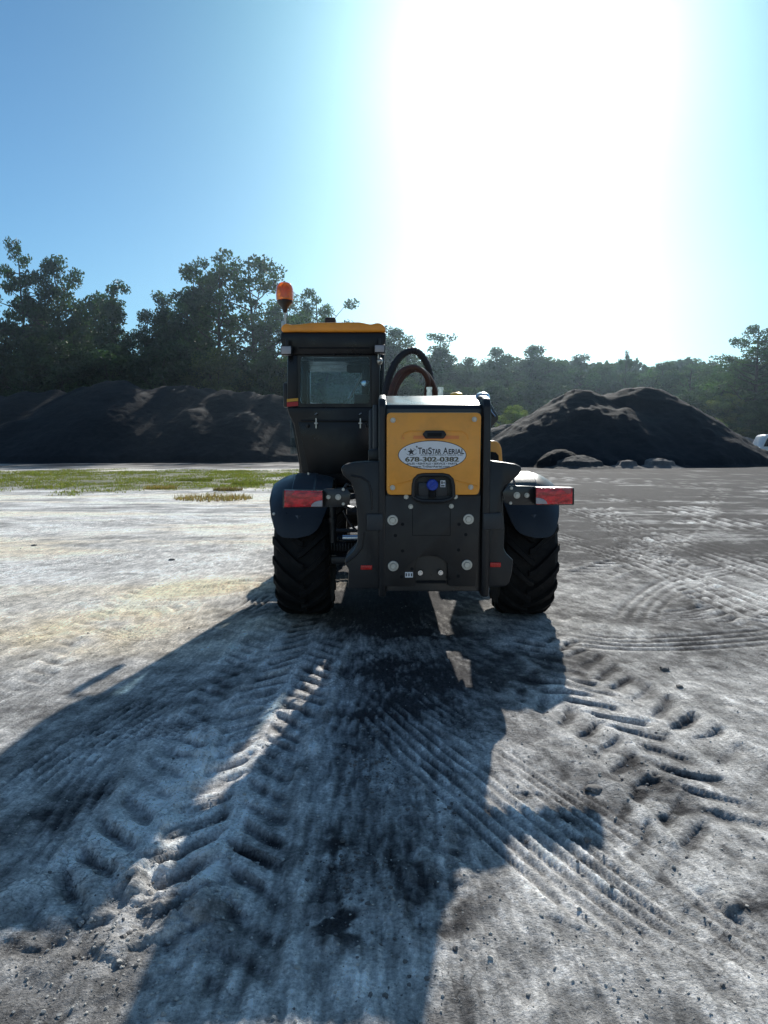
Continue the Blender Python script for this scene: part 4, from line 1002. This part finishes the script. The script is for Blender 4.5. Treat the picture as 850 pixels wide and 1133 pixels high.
# --- wheels
RW = .54; WW = .43
def wheel_mesh(sgn):
    """tyre about the u axis, centred at origin"""
    prof = [(.262, -.165), (.30, -.195), (.38, -.216), (.455, -.212), (.492, -.185), (.506, -.12), (.509, 0), (.506, .12), (.492, .185), (.455, .212), (.38, .216), (.30, .195), (.262, .165)]
    m = MB(); m.lathe(prof, (0, 0, 0), (1, 0, 0), 72)
    def rs(t):
        a = abs(t); return RW if a < .14 else RW-.5*(a-.14)**1.25*1.6 if a < .20 else RW-.036-.9*(a-.20)
    for side in (-1, 1):
        for k in range(19):
            a0 = (k+(.5 if side > 0 else 0))*2*math.pi/19
            b = bmesh.new(); rings = []
            for j in range(8):
                t_ = -.018+(.236)*j/7; t_ = t_ if j else -.02
                al = a0+1.75*max(0, t_)**1.0+(.25*max(0, t_-.12))
                hw = (.026+.012*j/7)/RW*.9
                top_ = rs(max(t_, 0)); bot = .492-.35*max(0, t_-.17) if t_ > .17 else .50
                if t_ > .2: bot -= .03
                rr = []
                for (aa, r_) in ((al-hw*1.25, bot), (al-hw*.8, top_), (al+hw*.8, top_), (al+hw*1.25, bot)):
                    rr.append(b.verts.new((side*t_, -r_*math.cos(aa), r_*math.sin(aa))))
                rings.append(rr)
            for A, B in zip(rings, rings[1:]):
                for q in range(4): b.faces.new((A[q], A[(q+1) % 4], B[(q+1) % 4], B[q]))
            b.faces.new(rings[0]); b.faces.new(rings[-1][::-1])
            bmesh.ops.recalc_face_normals(b, faces=b.faces); m.join(b)
    return m
tyre_me = None; rim_me = None
for (ux, vy) in ((-.887, 1.44), (.878, 1.44), (-.887, 4.07), (.878, 4.07)):
    e = bpy.data.objects.new('wheel', None); C.objects.link(e); e.parent = T0; e.location = (ux, vy, RW-.012); e.empty_display_size = .3
    if tyre_me is None:
        m = wheel_mesh(1); tyre_me = bpy.data.meshes.new('tyre'); m.bm.to_mesh(tyre_me); m.bm.free(); tyre_me.materials.append(M['rubber'])
        tyre_me.polygons.foreach_set('use_smooth', [True]*len(tyre_me.polygons)); tyre_me.set_sharp_from_angle(angle=R(32))
        m = MB(); m.lathe([(.06, -.10), (.11, -.10), (.13, -.06), (.23, -.05), (.25, -.15), (.268, -.165), (.272, -.15), (.262, -.10), (.262, .10), (.272, .15), (.268, .165), (.25, .15), (.24, .0), (.13, .0), (.11, -.02), (.06, -.02)], (0, 0, 0), (1, 0, 0), 48)
        for k in range(8):
            a = k*math.pi/4; m.lathe([(.014, -.03), (.014, .03)], (-.07, .17*math.cos(a), .17*math.sin(a)), (1, 0, 0), 6)
        rim_me = bpy.data.meshes.new('rim'); m.bm.to_mesh(rim_me); m.bm.free(); rim_me.materials.append(M['plastic'])
        rim_me.polygons.foreach_set('use_smooth', [True]*len(rim_me.polygons)); rim_me.set_sharp_from_angle(angle=R(32))
    t_ = bpy.data.objects.new('tyre', tyre_me); C.objects.link(t_); t_.parent = e; t_.rotation_euler = (R(vy*37+ux*9), 0, 0)
    r_ = bpy.data.objects.new('rim', rim_me); C.objects.link(r_); r_.parent = e
    if ux > 0: r_.scale = (-1, 1, 1)
# --- mudguards
def mudguard(ux, vy, sgn, uw, r0=.60):
    m = MB(); b = bmesh.new(); nu, na = 16, 30; rows = []
    half = uw/2
    for i in range(nu+1):
        q = -1+2*i/nu                       # lateral -1..1 (outer side = sgn)
        o = q*sgn
        low = 15+36*abs(q)**5+(5*abs(q) if o < 0 else 0)          # rounded lower lip, degrees above hub
        rr = r0-.070*max(0, abs(q)-.35)**1.6/.65**1.6
        if o < 0: rr = r0-.030*abs(q)**3
        row = []
        for j in range(na+1):
            a = R(low+(150-low)*j/na)
            row.append(b.verts.new((ux+q*half, vy-rr*math.cos(a), .53+rr*math.sin(a))))
        rows.append(row)
    for A, B in zip(rows, rows[1:]):
        for j in range(na): b.faces.new((A[j], A[j+1], B[j+1], B[j]))
    bmesh.ops.recalc_face_normals(b, faces=b.faces)
    bmesh.ops.solidify(b, geom=b.faces[:], thickness=-.014)
    m.join(b)
    o = m.build('mudguard', M['bluegrey'], T0, angle=50)
    # raised central rib over the top
    m = MB(); b = bmesh.new(); rows = []
    for i, q in enumerate((-.10, -.08, .08, .10)):
        rr = r0+(.002 if i in (0, 3) else .022); row = []
        for j in range(25):
            a = R(52+(120-52)*j/24); row.append(b.verts.new((ux+(q-.02*sgn)*1.0, vy-rr*math.cos(a), .53+rr*math.sin(a))))
        rows.append(row)
    for A, B in zip(rows, rows[1:]):
        for j in range(24): b.faces.new((A[j], A[j+1], B[j+1], B[j]))
    bmesh.ops.recalc_face_normals(b, faces=b.faces); m.join(b); m.build('mudguard_rib', M['bluegrey'], o)
    # arrow emboss
    def sp(u_, deg, lift=.004):
        a = R(deg); rr = r0+lift; return (ux+u_, vy-rr*math.cos(a), .53+rr*math.sin(a))
    m = MB(); b = bmesh.new(); A_ = [b.verts.new(sp(*q)) for q in ((-.050, 32, .004), (0, 31.5, .022), (.050, 32, .004), (0, 26.5, .006))]; b.faces.new((A_[0], A_[1], A_[3])); b.faces.new((A_[1], A_[2], A_[3])); m.join(b); m.build('emboss', M['emboss'], o, smooth=False)
    return o
mg = mudguard(-.900, 1.44, -1, .47); mgr = mudguard(.880, 1.44, 1, .45, .615)
mudguard(-.900, 4.07, -1, .45); mudguard(.878, 4.07, 1, .45)
a = (-.900-.19, .97, .86); m = MB(); m.lathe([(.012, 0), (.012, -.01), (.004, -.013)], a, (0, 1, 0), 10); m.build('mudguard_bolt', M['steel'], mg)
for o_, ux in ((mg, -.88), (mgr, .85)):
    m = MB(); m.cyl((ux+.02, 1.35, 1.12), (ux+.02, 1.35, 1.16), .012, 8); m.build('top_bolt', M['steel'], o_)
# --- chassis, axles
m = MB(); m.box((.02, 2.5, .70), (.66, 3.9, .42), .02); m.box((.02, 5.0, .62), (.5, 1.2, .30), .02); m.box((.02, .55, .80), (.56, .9, .40), .03); ch = m.build('chassis', M['black'], T0)
for vy in (1.44, 4.07):
    m = MB(); m.tube([(-.74, vy, .53), (-.5, vy, .53), (-.2, vy, .53), (0, vy, .53), (.2, vy, .53), (.45, vy, .53), (.72, vy, .53)], [.15, .10, .11, .2, .11, .10, .15], 16)
    m.cyl((-.55, vy-.16, .62), (-.1, vy-.16, .62), .03, 12); m.build('axle', M['plastic'], T0)
m = MB(); u, w = L(388, 595, 1.0); m.cyl((u-.06, 1.0, w), (u+.06, 1.0, w), .024, 16); m.build('steering_cylinder', M['chrome'], T0)
m = MB()
for k in range(9):
    u = L(367+k*3.2, 605, 1.05)[0]; m.box((u, 1.05, L(370, 605, 1.05)[1]), (.008, .05, .06), .001)
m.box((L(380, 598, 1.1)[0], 1.1, L(380, 598, 1.1)[1]), (.2, .05, .02), .003); m.box((L(385, 613, 1.1)[0], 1.1, L(385, 618, 1.1)[1]), (.26, .2, .06), .01); m.box((L(372, 596, 1.02)[0], 1.02, L(372, 596, 1.02)[1]), (.04, .06, .03), .004)
m.build('axle_bracket', M['plastic'], T0)
m = MB(); m.cyl((L(368, 560, 1.0)[0], 1.0, L(0, 560, 1.0)[1]), (L(369, 600, 1.0)[0], 1.0, L(0, 600, 1.0)[1]), .03, 12); m.cyl((L(368, 575, 1.0)[0], .98, L(0, 572, 1.0)[1]), (L(368.5, 575, 1.0)[0], .98, L(0, 578, 1.0)[1]), .035, 12); m.build('suspension_strut', M['plastic'], T0)
m = MB(); m.tube([(L(372, 587, .9)[0], .9, L(0, 587, .9)[1]), (L(396, 587, .9)[0], .9, L(0, 587, .9)[1])], .014, 8); m.build('hydraulic_pipe', M['hose'], T0)
m = MB(); m.tube([(q[0], .7, q[1]) for q in Q([(380, 565), (388, 580), (395, 588)], .7)], .010, 6); m.build('hydraulic_pipe', M['hose'], T0)
# --- side engine cover seen at the right
m = MB(); m.prism(Q([(538, 487), (548, 487.5), (553, 490), (555.5, 496), (556.5, 512), (556.5, 540), (536, 540)], 2.7), 2.7, 3.7, .02, seg=3); sc = m.build('side_cover', M['yellow'], T0)
m = MB(); m.prism(Q([(540, 499.5), (549, 500.5), (552, 504), (552.5, 512), (540, 512)], 2.68), 2.685, 2.71, .004); m.build('cover_vent', M['void'], sc)
# --- bracket on the hood's right side
m = MB(); m.prism(Q([(540, 447), (543, 448), (546, 454), (550, 460), (550.5, 464), (547, 468), (544, 472), (541, 477), (539, 477)], .5), .45, .62, .008); hk = m.build('latch_bracket', M['black'], T0)
m = MB(); m.tube([(q[0], .44, q[1]) for q in Q([(541.5, 449), (544, 456), (548, 461)], .44)], .006, 6); m.build('latch_rod', M['chrome'], hk)
# --- ribbed exhaust and gear left of the hood
m = MB(); u = L(416.5, 470, .5)[0]; w0 = L(0, 520, .5)[1]; w1 = L(0, 448, .5)[1]
m.lathe([(.026, w0), (.026, w1-.02), (.022, w1)], (u, .5, 0), (0, 0, 1), 16)
m.lathe([(.018, w0), (.018, w1-.05), (.012, w1-.03)], (u-.035, .55, 0), (0, 0, 1), 16); m.build('exhaust_pipe', M['bluegrey'], T0)
m = MB(); m.prism(Q([(408, 497), (425, 496), (425, 512), (408, 512)], .4), .3, .7, .01); m.build('battery_box', M['plastic'], T0)
m = MB(); a = L(411, 497, .6); b_ = L(411, 484, .6); m.cyl((a[0], .6, a[1]), (b_[0], .6, b_[1]), .010, 10); m.cyl((a[0], .6, a[1]), (a[0]+.05, .6, a[1]), .006, 8); m.build('valve_fitting', M['amber'], T0)
# --- hoses above the boom
def arc_hose(pts, v, r, mt, ribs=0, n=14, dv=.25):
    ln = smooth_line(pts, n); k = len(ln)
    P_ = [(L(a, b, v)[0], v+dv*(i/k-.5), L(a, b, v)[1]) for i, (a, b) in enumerate(ln)]
    m = MB(); m.tube(P_, r, 10, ribs=ribs); return m.build('hydraulic_hose', M[mt], T0)
arc_hose([(424, 452), (428, 428), (434, 409), (444, 394), (456, 388), (466, 392), (474, 405), (478, 420), (482, 445)], 1.55, .031, 'hose', .16, 7)
arc_hose([(429, 452), (434, 430), (442, 414), (455, 406.5), (467, 410), (474, 420), (473, 432), (472, 445)], 1.35, .022, 'copper', 0)
arc_hose([(433, 452), (438, 430), (447, 416), (458, 409), (470, 412), (479, 424), (483, 436), (485, 446)], 1.45, .024, 'copper', 0)
# --- boom
m = MB(); m.box((.03, 2.9, 1.22), (.30, 4.0, .38), .02); m.box((.03, 5.3, 1.15), (.24, 1.6, .30), .015); bm_ = m.build('boom', M['black'], T0)
m = MB(); m.box((.03, 6.2, .85), (.22, .30, .75), .03); m.box((.03, 6.4, .6), (1.15, .08, .10), .01); m.box((.03, 6.4, .25), (1.15, .08, .10), .01); m.box((-.5, 6.4, .42), (.06, .06, .45), .01); m.box((.56, 6.4, .42), (.06, .06, .45), .01); fcg = m.build('fork_carriage', M['black'], T0)
for u in (-.32, .38):
    m = MB(); m.prism([(6.45, .06), (6.45, .75), (6.50, .75), (6.50, .115), (7.6, .085), (7.65, .06)], u-.05, u+.05, .004, axis='u'); m.build('fork', M['plate'], fcg)
# --- cab
VC = 1.92; VF = 3.35
cab = bpy.data.objects.new('cab', None); C.objects.link(cab); cab.parent = T0; cab.location = (-.7, VC, 1.0); cab.empty_display_size = .3
m = MB(); m.prism(Q([(311.5, 367), (311, 362), (313.5, 358.6), (318, 357.6), (322, 359.2), (330, 358.6), (345, 356.8), (398, 356.2), (411, 358.8), (417, 356.9), (422, 357.6), (426, 361), (427, 367)], VC-.07), VC-.07, VF+.15, .018, seg=3); m.build('roof', M['orange'], cab)
a = L(366, 356.5, VC+.5); m = MB(); m.box((a[0], VC+.5, a[1]+.0), (.10, .16, .07), .015); m.build('roof_vent', M['plastic'], cab)
m = MB(); m.prism(Q([(310.6, 367.6), (427.2, 367.6), (427.4, 376), (424.5, 384), (421, 392.5), (316, 392.5), (312.5, 385), (310.4, 376)], VC-.04), VC-.045, VF+.12, .014, seg=2); m.build('roof_fascia', M['cabblack'], cab)
m = MB(); m.prism(Q([(331, 384), (409, 384), (409, 386), (331, 386)], VC-.05), VC-.05, VC-.03, .002); m.build('fascia_groove', M['void'], cab)
# window frame
def ring(mb, o, i, v0, v1):
    O = Q(o, v0); I = Q(i, v0); b = bmesh.new(); n = len(O)
    vs = [[b.verts.new((p[0], vv, p[1])) for p in P_] for vv in (v0, v1) for P_ in (O, I)]
    for k in range(n):
        k2 = (k+1) % n
        b.faces.new((vs[0][k], vs[0][k2], vs[1][k2], vs[1][k])); b.faces.new((vs[2][k], vs[3][k], vs[3][k2], vs[2][k2]))
        b.faces.new((vs[0][k], vs[2][k], vs[2][k2], vs[0][k2])); b.faces.new((vs[1][k], vs[1][k2], vs[3][k2], vs[3][k]))
    bmesh.ops.recalc_face_normals(b, faces=b.faces); mb.join(b)
m = MB(); ring(m, rrect(328.5, 391, 412.5, 450.5, 3), rrect(332.5, 394.5, 409, 446.5, 4), VC-.01, VC+.04); wf = m.build('rear_window_frame', M['cabblack'], cab)
m = MB(); m.prism(Q(rrect(331, 393, 410.5, 448, 3), VC+.02), VC+.012, VC+.020); m.build('rear_window', M['glass'], cab)
# pillars
def pillar(pts, v0, v1, mt='cabblack', bev=.01): 
    m = MB(); m.prism(Q(pts, v0), v0, v1, bev); return m.build('pillar', M[mt], cab)
pl1 = pillar([(318, 390), (329.5, 390), (330, 452), (317.5, 452)], VC-.02, VC+.10, bev=.02)
pl2 = pillar([(411, 390), (421, 390), (420, 448), (411, 452)], VC-.02, VC+.10, 'plastic')
pillar([(421.5, 392), (425.5, 392), (424.5, 446), (421, 446)], VC+.12, VC+.9, 'bluegrey', .006)
m = MB(); m.prism(Q([(317.6, 441.5), (330, 440.5), (330, 443.7), (317.6, 444.7)], VC-.022), VC-.026, VC-.015); m.mi = 1; m.prism(Q([(317.6, 445.2), (330, 444.2), (330, 449), (317.6, 450)], VC-.022), VC-.026, VC-.015)
m.build('colour_band', [M['bandy'], M['bandr']], pl1 if False else cab, smooth=False)
cu0 = L(318, 420, VC)[0]; cu1 = L(424, 420, VC)[0]; ch0 = 1.55
zt = L(0, 393, VC)[1]
m = MB()
for u in (cu0+.03, cu1-.03): m.box((u, VF, (1.0+zt)/2), (.06, .07, zt-1.0), .01)
m.box((cu0+.03, VC+.75, (1.0+zt)/2), (.035, .06, zt-1.0), .008)
m.build('front_pillars', M['cabblack'], cab)
m = MB(); m.box(((cu0+cu1)/2, VF, (1.15+zt)/2), (cu1-cu0-.1, .01, zt-1.15)); m.build('windscreen', M['glass'], cab)
for u in (cu0+.015, cu1-.01):
    m = MB(); m.box((u, (VC+VF)/2, (1.3+zt)/2), (.008, VF-VC-.15, zt-1.3)); m.build('side_window', M['glass'], cab)
# lower body of the cab: rear wall, floor, sides
low = [(317.5, 450.5), (411, 450.5), (415, 470), (415, 536), (336, 536), (333.5, 520), (330, 495), (325.5, 470), (320, 459)]
m = MB(); m.prism(Q(low, VC-.02), VC-.025, VC+.10, .012, seg=3); rwl = m.build('rear_wall', M['cabblack'], cab)
m = MB(); m.prism(Q([(330, 467), (411, 467), (411, 524), (342, 524), (338, 505), (334, 485)], VC-.03), VC-.032, VC-.022, .004); m.build('wall_panel', M['cabblack'], rwl)
m = MB(); m.prism(Q([(320, 452), (335, 536), (342, 536), (328, 452)], VC+.1), VC+.1, VF, .01); m.box(((cu0+cu1)/2+.03, (VC+VF)/2+.05, .98), (cu1-cu0-.2, VF-VC, .06), .01); m.box((cu1-.02, (VC+VF)/2+.05, 1.2), (.04, VF-VC, .5), .01); m.box(((cu0+cu1)/2, VF, 1.05), (cu1-cu0-.05, .05, .35), .01); m.build('cab_shell', M['cabblack'], cab)
m = MB(); m.cyl((L(334, 465.5, VC)[0], VC-.04, L(0, 465.5, VC)[1]), (L(412, 465.5, VC)[0], VC-.04, L(0, 465.5, VC)[1]), .007, 8); m.build('hinge_rod', M['plastic'], cab)
for px in (350.5, 399):
    u = L(px, 467, VC)[0]; wt = L(0, 463, VC)[1]; wb_ = L(0, 474, VC)[1]
    m = MB(); m.cyl((u, VC-.05, wt), (u, VC-.05, wb_), .007, 8); m.box((u, VC-.05, (wt+wb_)/2), (.034, .012, .012), .003); m.tube([(u+.01, VC-.05, wt+.045), (u-.01, VC-.055, wt+.03)], .006, 6); m.build('latch', M['steel'], cab)
m = MB(); m.box((L(341, 471, VC)[0], VC-.05, L(0, 471, VC)[1]), (.02, .02, .03), .004); m.box((L(408, 470, VC)[0], VC-.05, L(0, 470, VC)[1]), (.02, .02, .03), .004); m.build('hinge_block', M['plastic'], cab)
# work lights, small camera
for (x0, x1, y0, y1) in ((310.3, 323, 382.2, 392.6), (414, 426.2, 381, 390.6)):
    v = VC-.14
    m = MB(); m.prism(Q([(x0, y0), (x1, y0), (x1, y1), (x0, y1)], v), v, v+.09, .010); m.box((L((x0+x1)/2, 379, v)[0], v+.05, L(0, y0-3, v)[1]), (.02, .02, .07), .003); wl = m.build('work_light', M['plastic'], cab)
    m = MB(); m.prism(Q([(x0+1, y0+1), (x1-1, y0+1), (x1-1, y1-1), (x0+1, y1-1)], v), v-.008, v+.002, .004); m.build('work_light_lens', M['clearlens'], wl)
a = L(420.5, 399.5, VC-.08); m = MB(); m.lathe([(.026, .03), (.026, 0), (.02, -.012), (.008, -.02)], (a[0], VC-.08, a[1]), (0, 1, 0), 20); m.cyl((a[0]-.015, VC-.06, a[1]), (a[0]-.015, VC-.06, a[1]+.07), .006, 8); m.build('rear_camera', M['steel'], cab)
# beacon
v = VC+.05; a = L(315.5, 358, v); zb = a[1]; z2 = L(0, 345, v)[1]; z3 = L(0, 333, v)[1]; z4 = L(0, 312.5, v)[1]
m = MB(); m.cyl((a[0], v, zb-.05), (a[0], v, z2+.02), .010, 10); m.box((a[0]-.012, v, zb-.02), (.035, .05, .08), .006); bc = m.build('beacon_pole', M['steel'], cab)
m = MB(); m.lathe([(.014, z2-.01), (.018, z2), (.03, z2+.04), (.052, z3-.035), (.066, z3-.012), (.070, z3-.004), (.068, z3+.004)], (a[0], v, 0)); m.build('beacon_base', M['plastic'], bc)
m = MB(); m.lathe([(.066, z3+.002), (.074, z3+.01), (.076, z3+.05), (.075, z3+.10), (.069, z4-.035), (.056, z4-.013), (.035, z4-.002), (.01, z4+.001)], (a[0], v, 0), seg=28); m.build('beacon_lens', M['amberlens'], bc)
m = MB(); m.cyl((a[0], v, z3+.03), (a[0], v, z4-.05), .028, 14); m.build('beacon_lamp', M['strip'], bc)
# inside the cab
uc = L(372, 430, VC+.6)[0]
m = MB(); m.box((uc, VC+.62, 1.28), (.46, .48, .12), .04, seg=3); m.box((uc, VC+.36, 1.45), (.44, .10, .30), .04, Matrix.Rotation(R(-8), 3, 'X'), seg=3); m.box((uc, VC+.62, 1.10), (.3, .3, .24), .02); m.build('seat', M['seat'], cab)
m = MB(); m.tube([(uc+.19*math.cos(k*math.pi/12), VC+1.08+.07*math.sin(k*math.pi/12), 1.50+.17*math.sin(k*math.pi/12)) for k in range(24)], .014, 8, closed=True); m.cyl((uc, VC+1.08, 1.5), (uc, VC+1.30, 1.05), .03, 10); m.build('steering_wheel', M['plastic'], cab)
m = MB(); m.box((uc, VC+1.32, 1.28), (.40, .14, .26), .03); m.build('dashboard', M['plastic'], cab)
a = L(397, 407, VC+.9); m = MB(); m.box((a[0], VC+.9, a[1]), (.24, .03, .10), .02); m.build('sun_visor', M['plastic'], cab)
a = L(404, 424, VC+.3); m = MB(); m.lathe([(.035, 0), (.035, .008), (.028, .012)], (a[0], VC+.3, a[1]), (0, -1, 0), 20); m.cyl((a[0], VC+.3, a[1]), (a[0]+.09, VC+.28, a[1]+.04), .006, 8); m.build('inner_mirror', M['chrome'], cab)
a0 = L(386, 441, VF-.1); a1 = L(401, 413, VF-.1); m = MB(); m.cyl((a0[0], VF-.05, a0[1]), (a1[0], VF-.05, a1[1]), .012, 8); m.build('wiper', M['steel'], cab)
a = L(402, 443, VC+.2); m = MB(); m.box((a[0], VC+.2, a[1]), (.16, .1, .10), .01); m.build('control_box', M['plastic'], cab)
m = MB(); a = L(372, 398, VC+.1); m.box((a[0], VC+.12, a[1]), (.40, .03, .03), .006); m.build('interior_bar', M['plastic'], cab)
for x0_, x1_ in ((334, 341), (401, 409)):
    m = MB(); m.prism(Q([(x0_, 393), (x1_, 393), (x1_-1, 448), (x0_-1, 448)], VC+.45), VC+.45, VC+.52, .01); m.build('door_frame', M['cabblack'], cab)
m = MB(); m.prism(Q([(333, 393), (409, 393), (409, 402), (388, 402), (380, 399), (333, 398)], VC+.3), VC+.3, VC+.42, .01); m.build('roof_lining', M['seat'], cab)
m = MB(); m.box((cu0-.18, VF-.1, 1.9), (.06, .12, .26), .02); m.tube([(cu0, VF-.05, 2.1), (cu0-.16, VF-.08, 2.08), (cu0-.18, VF-.1, 2.0)], .012, 8); m.build('side_mirror', M['plastic'], cab)

# ------------------------------------------------------------ light, sky, haze
SUN_EL = R(27.55); SUN_AZ = R(10.73)            # azimuth to the right of straight ahead
sdir = Vector((math.sin(SUN_AZ)*math.cos(SUN_EL), math.cos(SUN_AZ)*math.cos(SUN_EL), math.sin(SUN_EL)))
sun = bpy.data.lights.new('sun', 'SUN'); sun.energy = 5.0; sun.angle = R(.55); sun.color = (1, .965, .90)
so_ = bpy.data.objects.new('sun', sun); C.objects.link(so_); so_.rotation_euler = sdir.to_track_quat('Z', 'Y').to_euler(); so_.location = (0, 0, 30)
w = bpy.data.worlds.new('World'); scene.world = w; w.use_nodes = True; nt = w.node_tree; bg = nt.nodes['Background']
sky = nt.nodes.new('ShaderNodeTexSky'); sky.sky_type = 'NISHITA'; sky.sun_disc = False; sky.sun_elevation = SUN_EL; sky.sun_rotation = SUN_AZ
sky.air_density = 1.0; sky.dust_density = .7; sky.ozone_density = 2.0; sky.altitude = 50
geo = nt.nodes.new('ShaderNodeTexCoord'); dot = nt.nodes.new('ShaderNodeVectorMath'); dot.operation = 'DOT_PRODUCT'; dot.inputs[1].default_value = sdir
nt.links.new(geo.outputs['Generated'], dot.inputs[0])
def powterm(n, k, col):
    mx = nt.nodes.new('ShaderNodeMath'); mx.operation = 'MAXIMUM'; mx.inputs[1].default_value = 0; nt.links.new(dot.outputs['Value'], mx.inputs[0])
    p_ = nt.nodes.new('ShaderNodeMath'); p_.operation = 'POWER'; p_.inputs[1].default_value = n; nt.links.new(mx.outputs[0], p_.inputs[0])
    s_ = nt.nodes.new('ShaderNodeVectorMath'); s_.operation = 'SCALE'; s_.inputs[0].default_value = [c*k for c in col]; nt.links.new(p_.outputs[0], s_.inputs['Scale']); return s_
SKYK = .128
t1 = powterm(80, 8.5, (1, 1, .96)); t2 = powterm(26, 3.2, (.25, .95, .9))
low_dir = Vector((math.sin(SUN_AZ)*math.cos(R(9)), math.cos(SUN_AZ)*math.cos(R(9)), math.sin(R(9))))
dot2 = nt.nodes.new('ShaderNodeVectorMath'); dot2.operation = 'DOT_PRODUCT'; dot2.inputs[1].default_value = low_dir
nt.links.new(geo.outputs['Generated'], dot2.inputs[0])
dot1 = dot; dot = dot2; t3 = powterm(45, 5, (1, .95, .85))
def vadd(a, b):
    n = nt.nodes.new('ShaderNodeVectorMath'); n.operation = 'ADD'; nt.links.new(a, n.inputs[0]); nt.links.new(b, n.inputs[1]); return n.outputs[0]
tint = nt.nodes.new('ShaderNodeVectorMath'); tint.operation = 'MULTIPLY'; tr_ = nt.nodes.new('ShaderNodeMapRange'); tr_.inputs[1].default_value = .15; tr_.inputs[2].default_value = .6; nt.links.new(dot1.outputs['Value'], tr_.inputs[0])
tmx = nt.nodes.new('ShaderNodeMix'); tmx.data_type = 'VECTOR'; tmx.inputs[4].default_value = (.70, .76, .78); tmx.inputs[5].default_value = (.44, .74, .90); nt.links.new(tr_.outputs[0], tmx.inputs[0])  # sky colour shaped: blue towards the sun, neutral elsewhere for warmer fill light
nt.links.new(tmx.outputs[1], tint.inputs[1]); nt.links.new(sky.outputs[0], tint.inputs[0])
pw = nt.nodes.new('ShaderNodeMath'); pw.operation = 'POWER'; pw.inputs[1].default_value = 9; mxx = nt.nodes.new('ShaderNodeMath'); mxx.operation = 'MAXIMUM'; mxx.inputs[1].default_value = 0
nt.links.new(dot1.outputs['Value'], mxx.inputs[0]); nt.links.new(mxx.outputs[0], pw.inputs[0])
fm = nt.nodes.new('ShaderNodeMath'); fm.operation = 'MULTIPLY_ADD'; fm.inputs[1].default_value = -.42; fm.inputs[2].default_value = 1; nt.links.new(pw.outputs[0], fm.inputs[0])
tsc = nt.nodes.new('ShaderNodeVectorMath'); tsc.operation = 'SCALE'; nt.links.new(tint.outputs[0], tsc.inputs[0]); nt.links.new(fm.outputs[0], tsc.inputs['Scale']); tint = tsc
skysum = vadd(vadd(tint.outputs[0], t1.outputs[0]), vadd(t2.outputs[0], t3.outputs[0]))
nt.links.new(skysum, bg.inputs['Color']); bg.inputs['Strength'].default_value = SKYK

def haze():
    m = MB(); m.box((0, 88, 14), (300, 96, 30)); global MACH
    old = MACH; MACH = None; o = m.build('haze', [], None, smooth=False); MACH = old
    mt = bpy.data.materials.new('sunlit_dust_haze'); mt.use_nodes = True; n_ = mt.node_tree; n_.nodes.clear()
    out = n_.nodes.new('ShaderNodeOutputMaterial'); v = n_.nodes.new('ShaderNodeVolumeScatter'); v.inputs['Density'].default_value = .0010; v.inputs['Anisotropy'].default_value = .80; v.inputs['Color'].default_value = (.62, .82, 1, 1)
    n_.links.new(v.outputs[0], out.inputs['Volume']); o.data.materials.append(mt); tag(o, 'thin sunlit haze over the far yard', kind='structure')
haze()

# ------------------------------------------------------------ camera and render settings
cd = bpy.data.cameras.new('camera'); cam = bpy.data.objects.new('camera', cd); C.objects.link(cam)
cam.location = (0, 0, CH); cam.rotation_euler = (R(90)-TH, 0, 0)
cd.sensor_fit = 'VERTICAL'; cd.sensor_height = 36; cd.lens = 36*F/1133; cd.clip_end = 2500; cd.clip_start = .05
scene.camera = cam
scene.render.engine = 'CYCLES'
scene.view_settings.view_transform = 'Standard'; scene.view_settings.look = 'None'; scene.view_settings.exposure = 0
scene.cycles.transparent_max_bounces = 16; scene.cycles.volume_bounces = 0; scene.cycles.max_bounces = 8
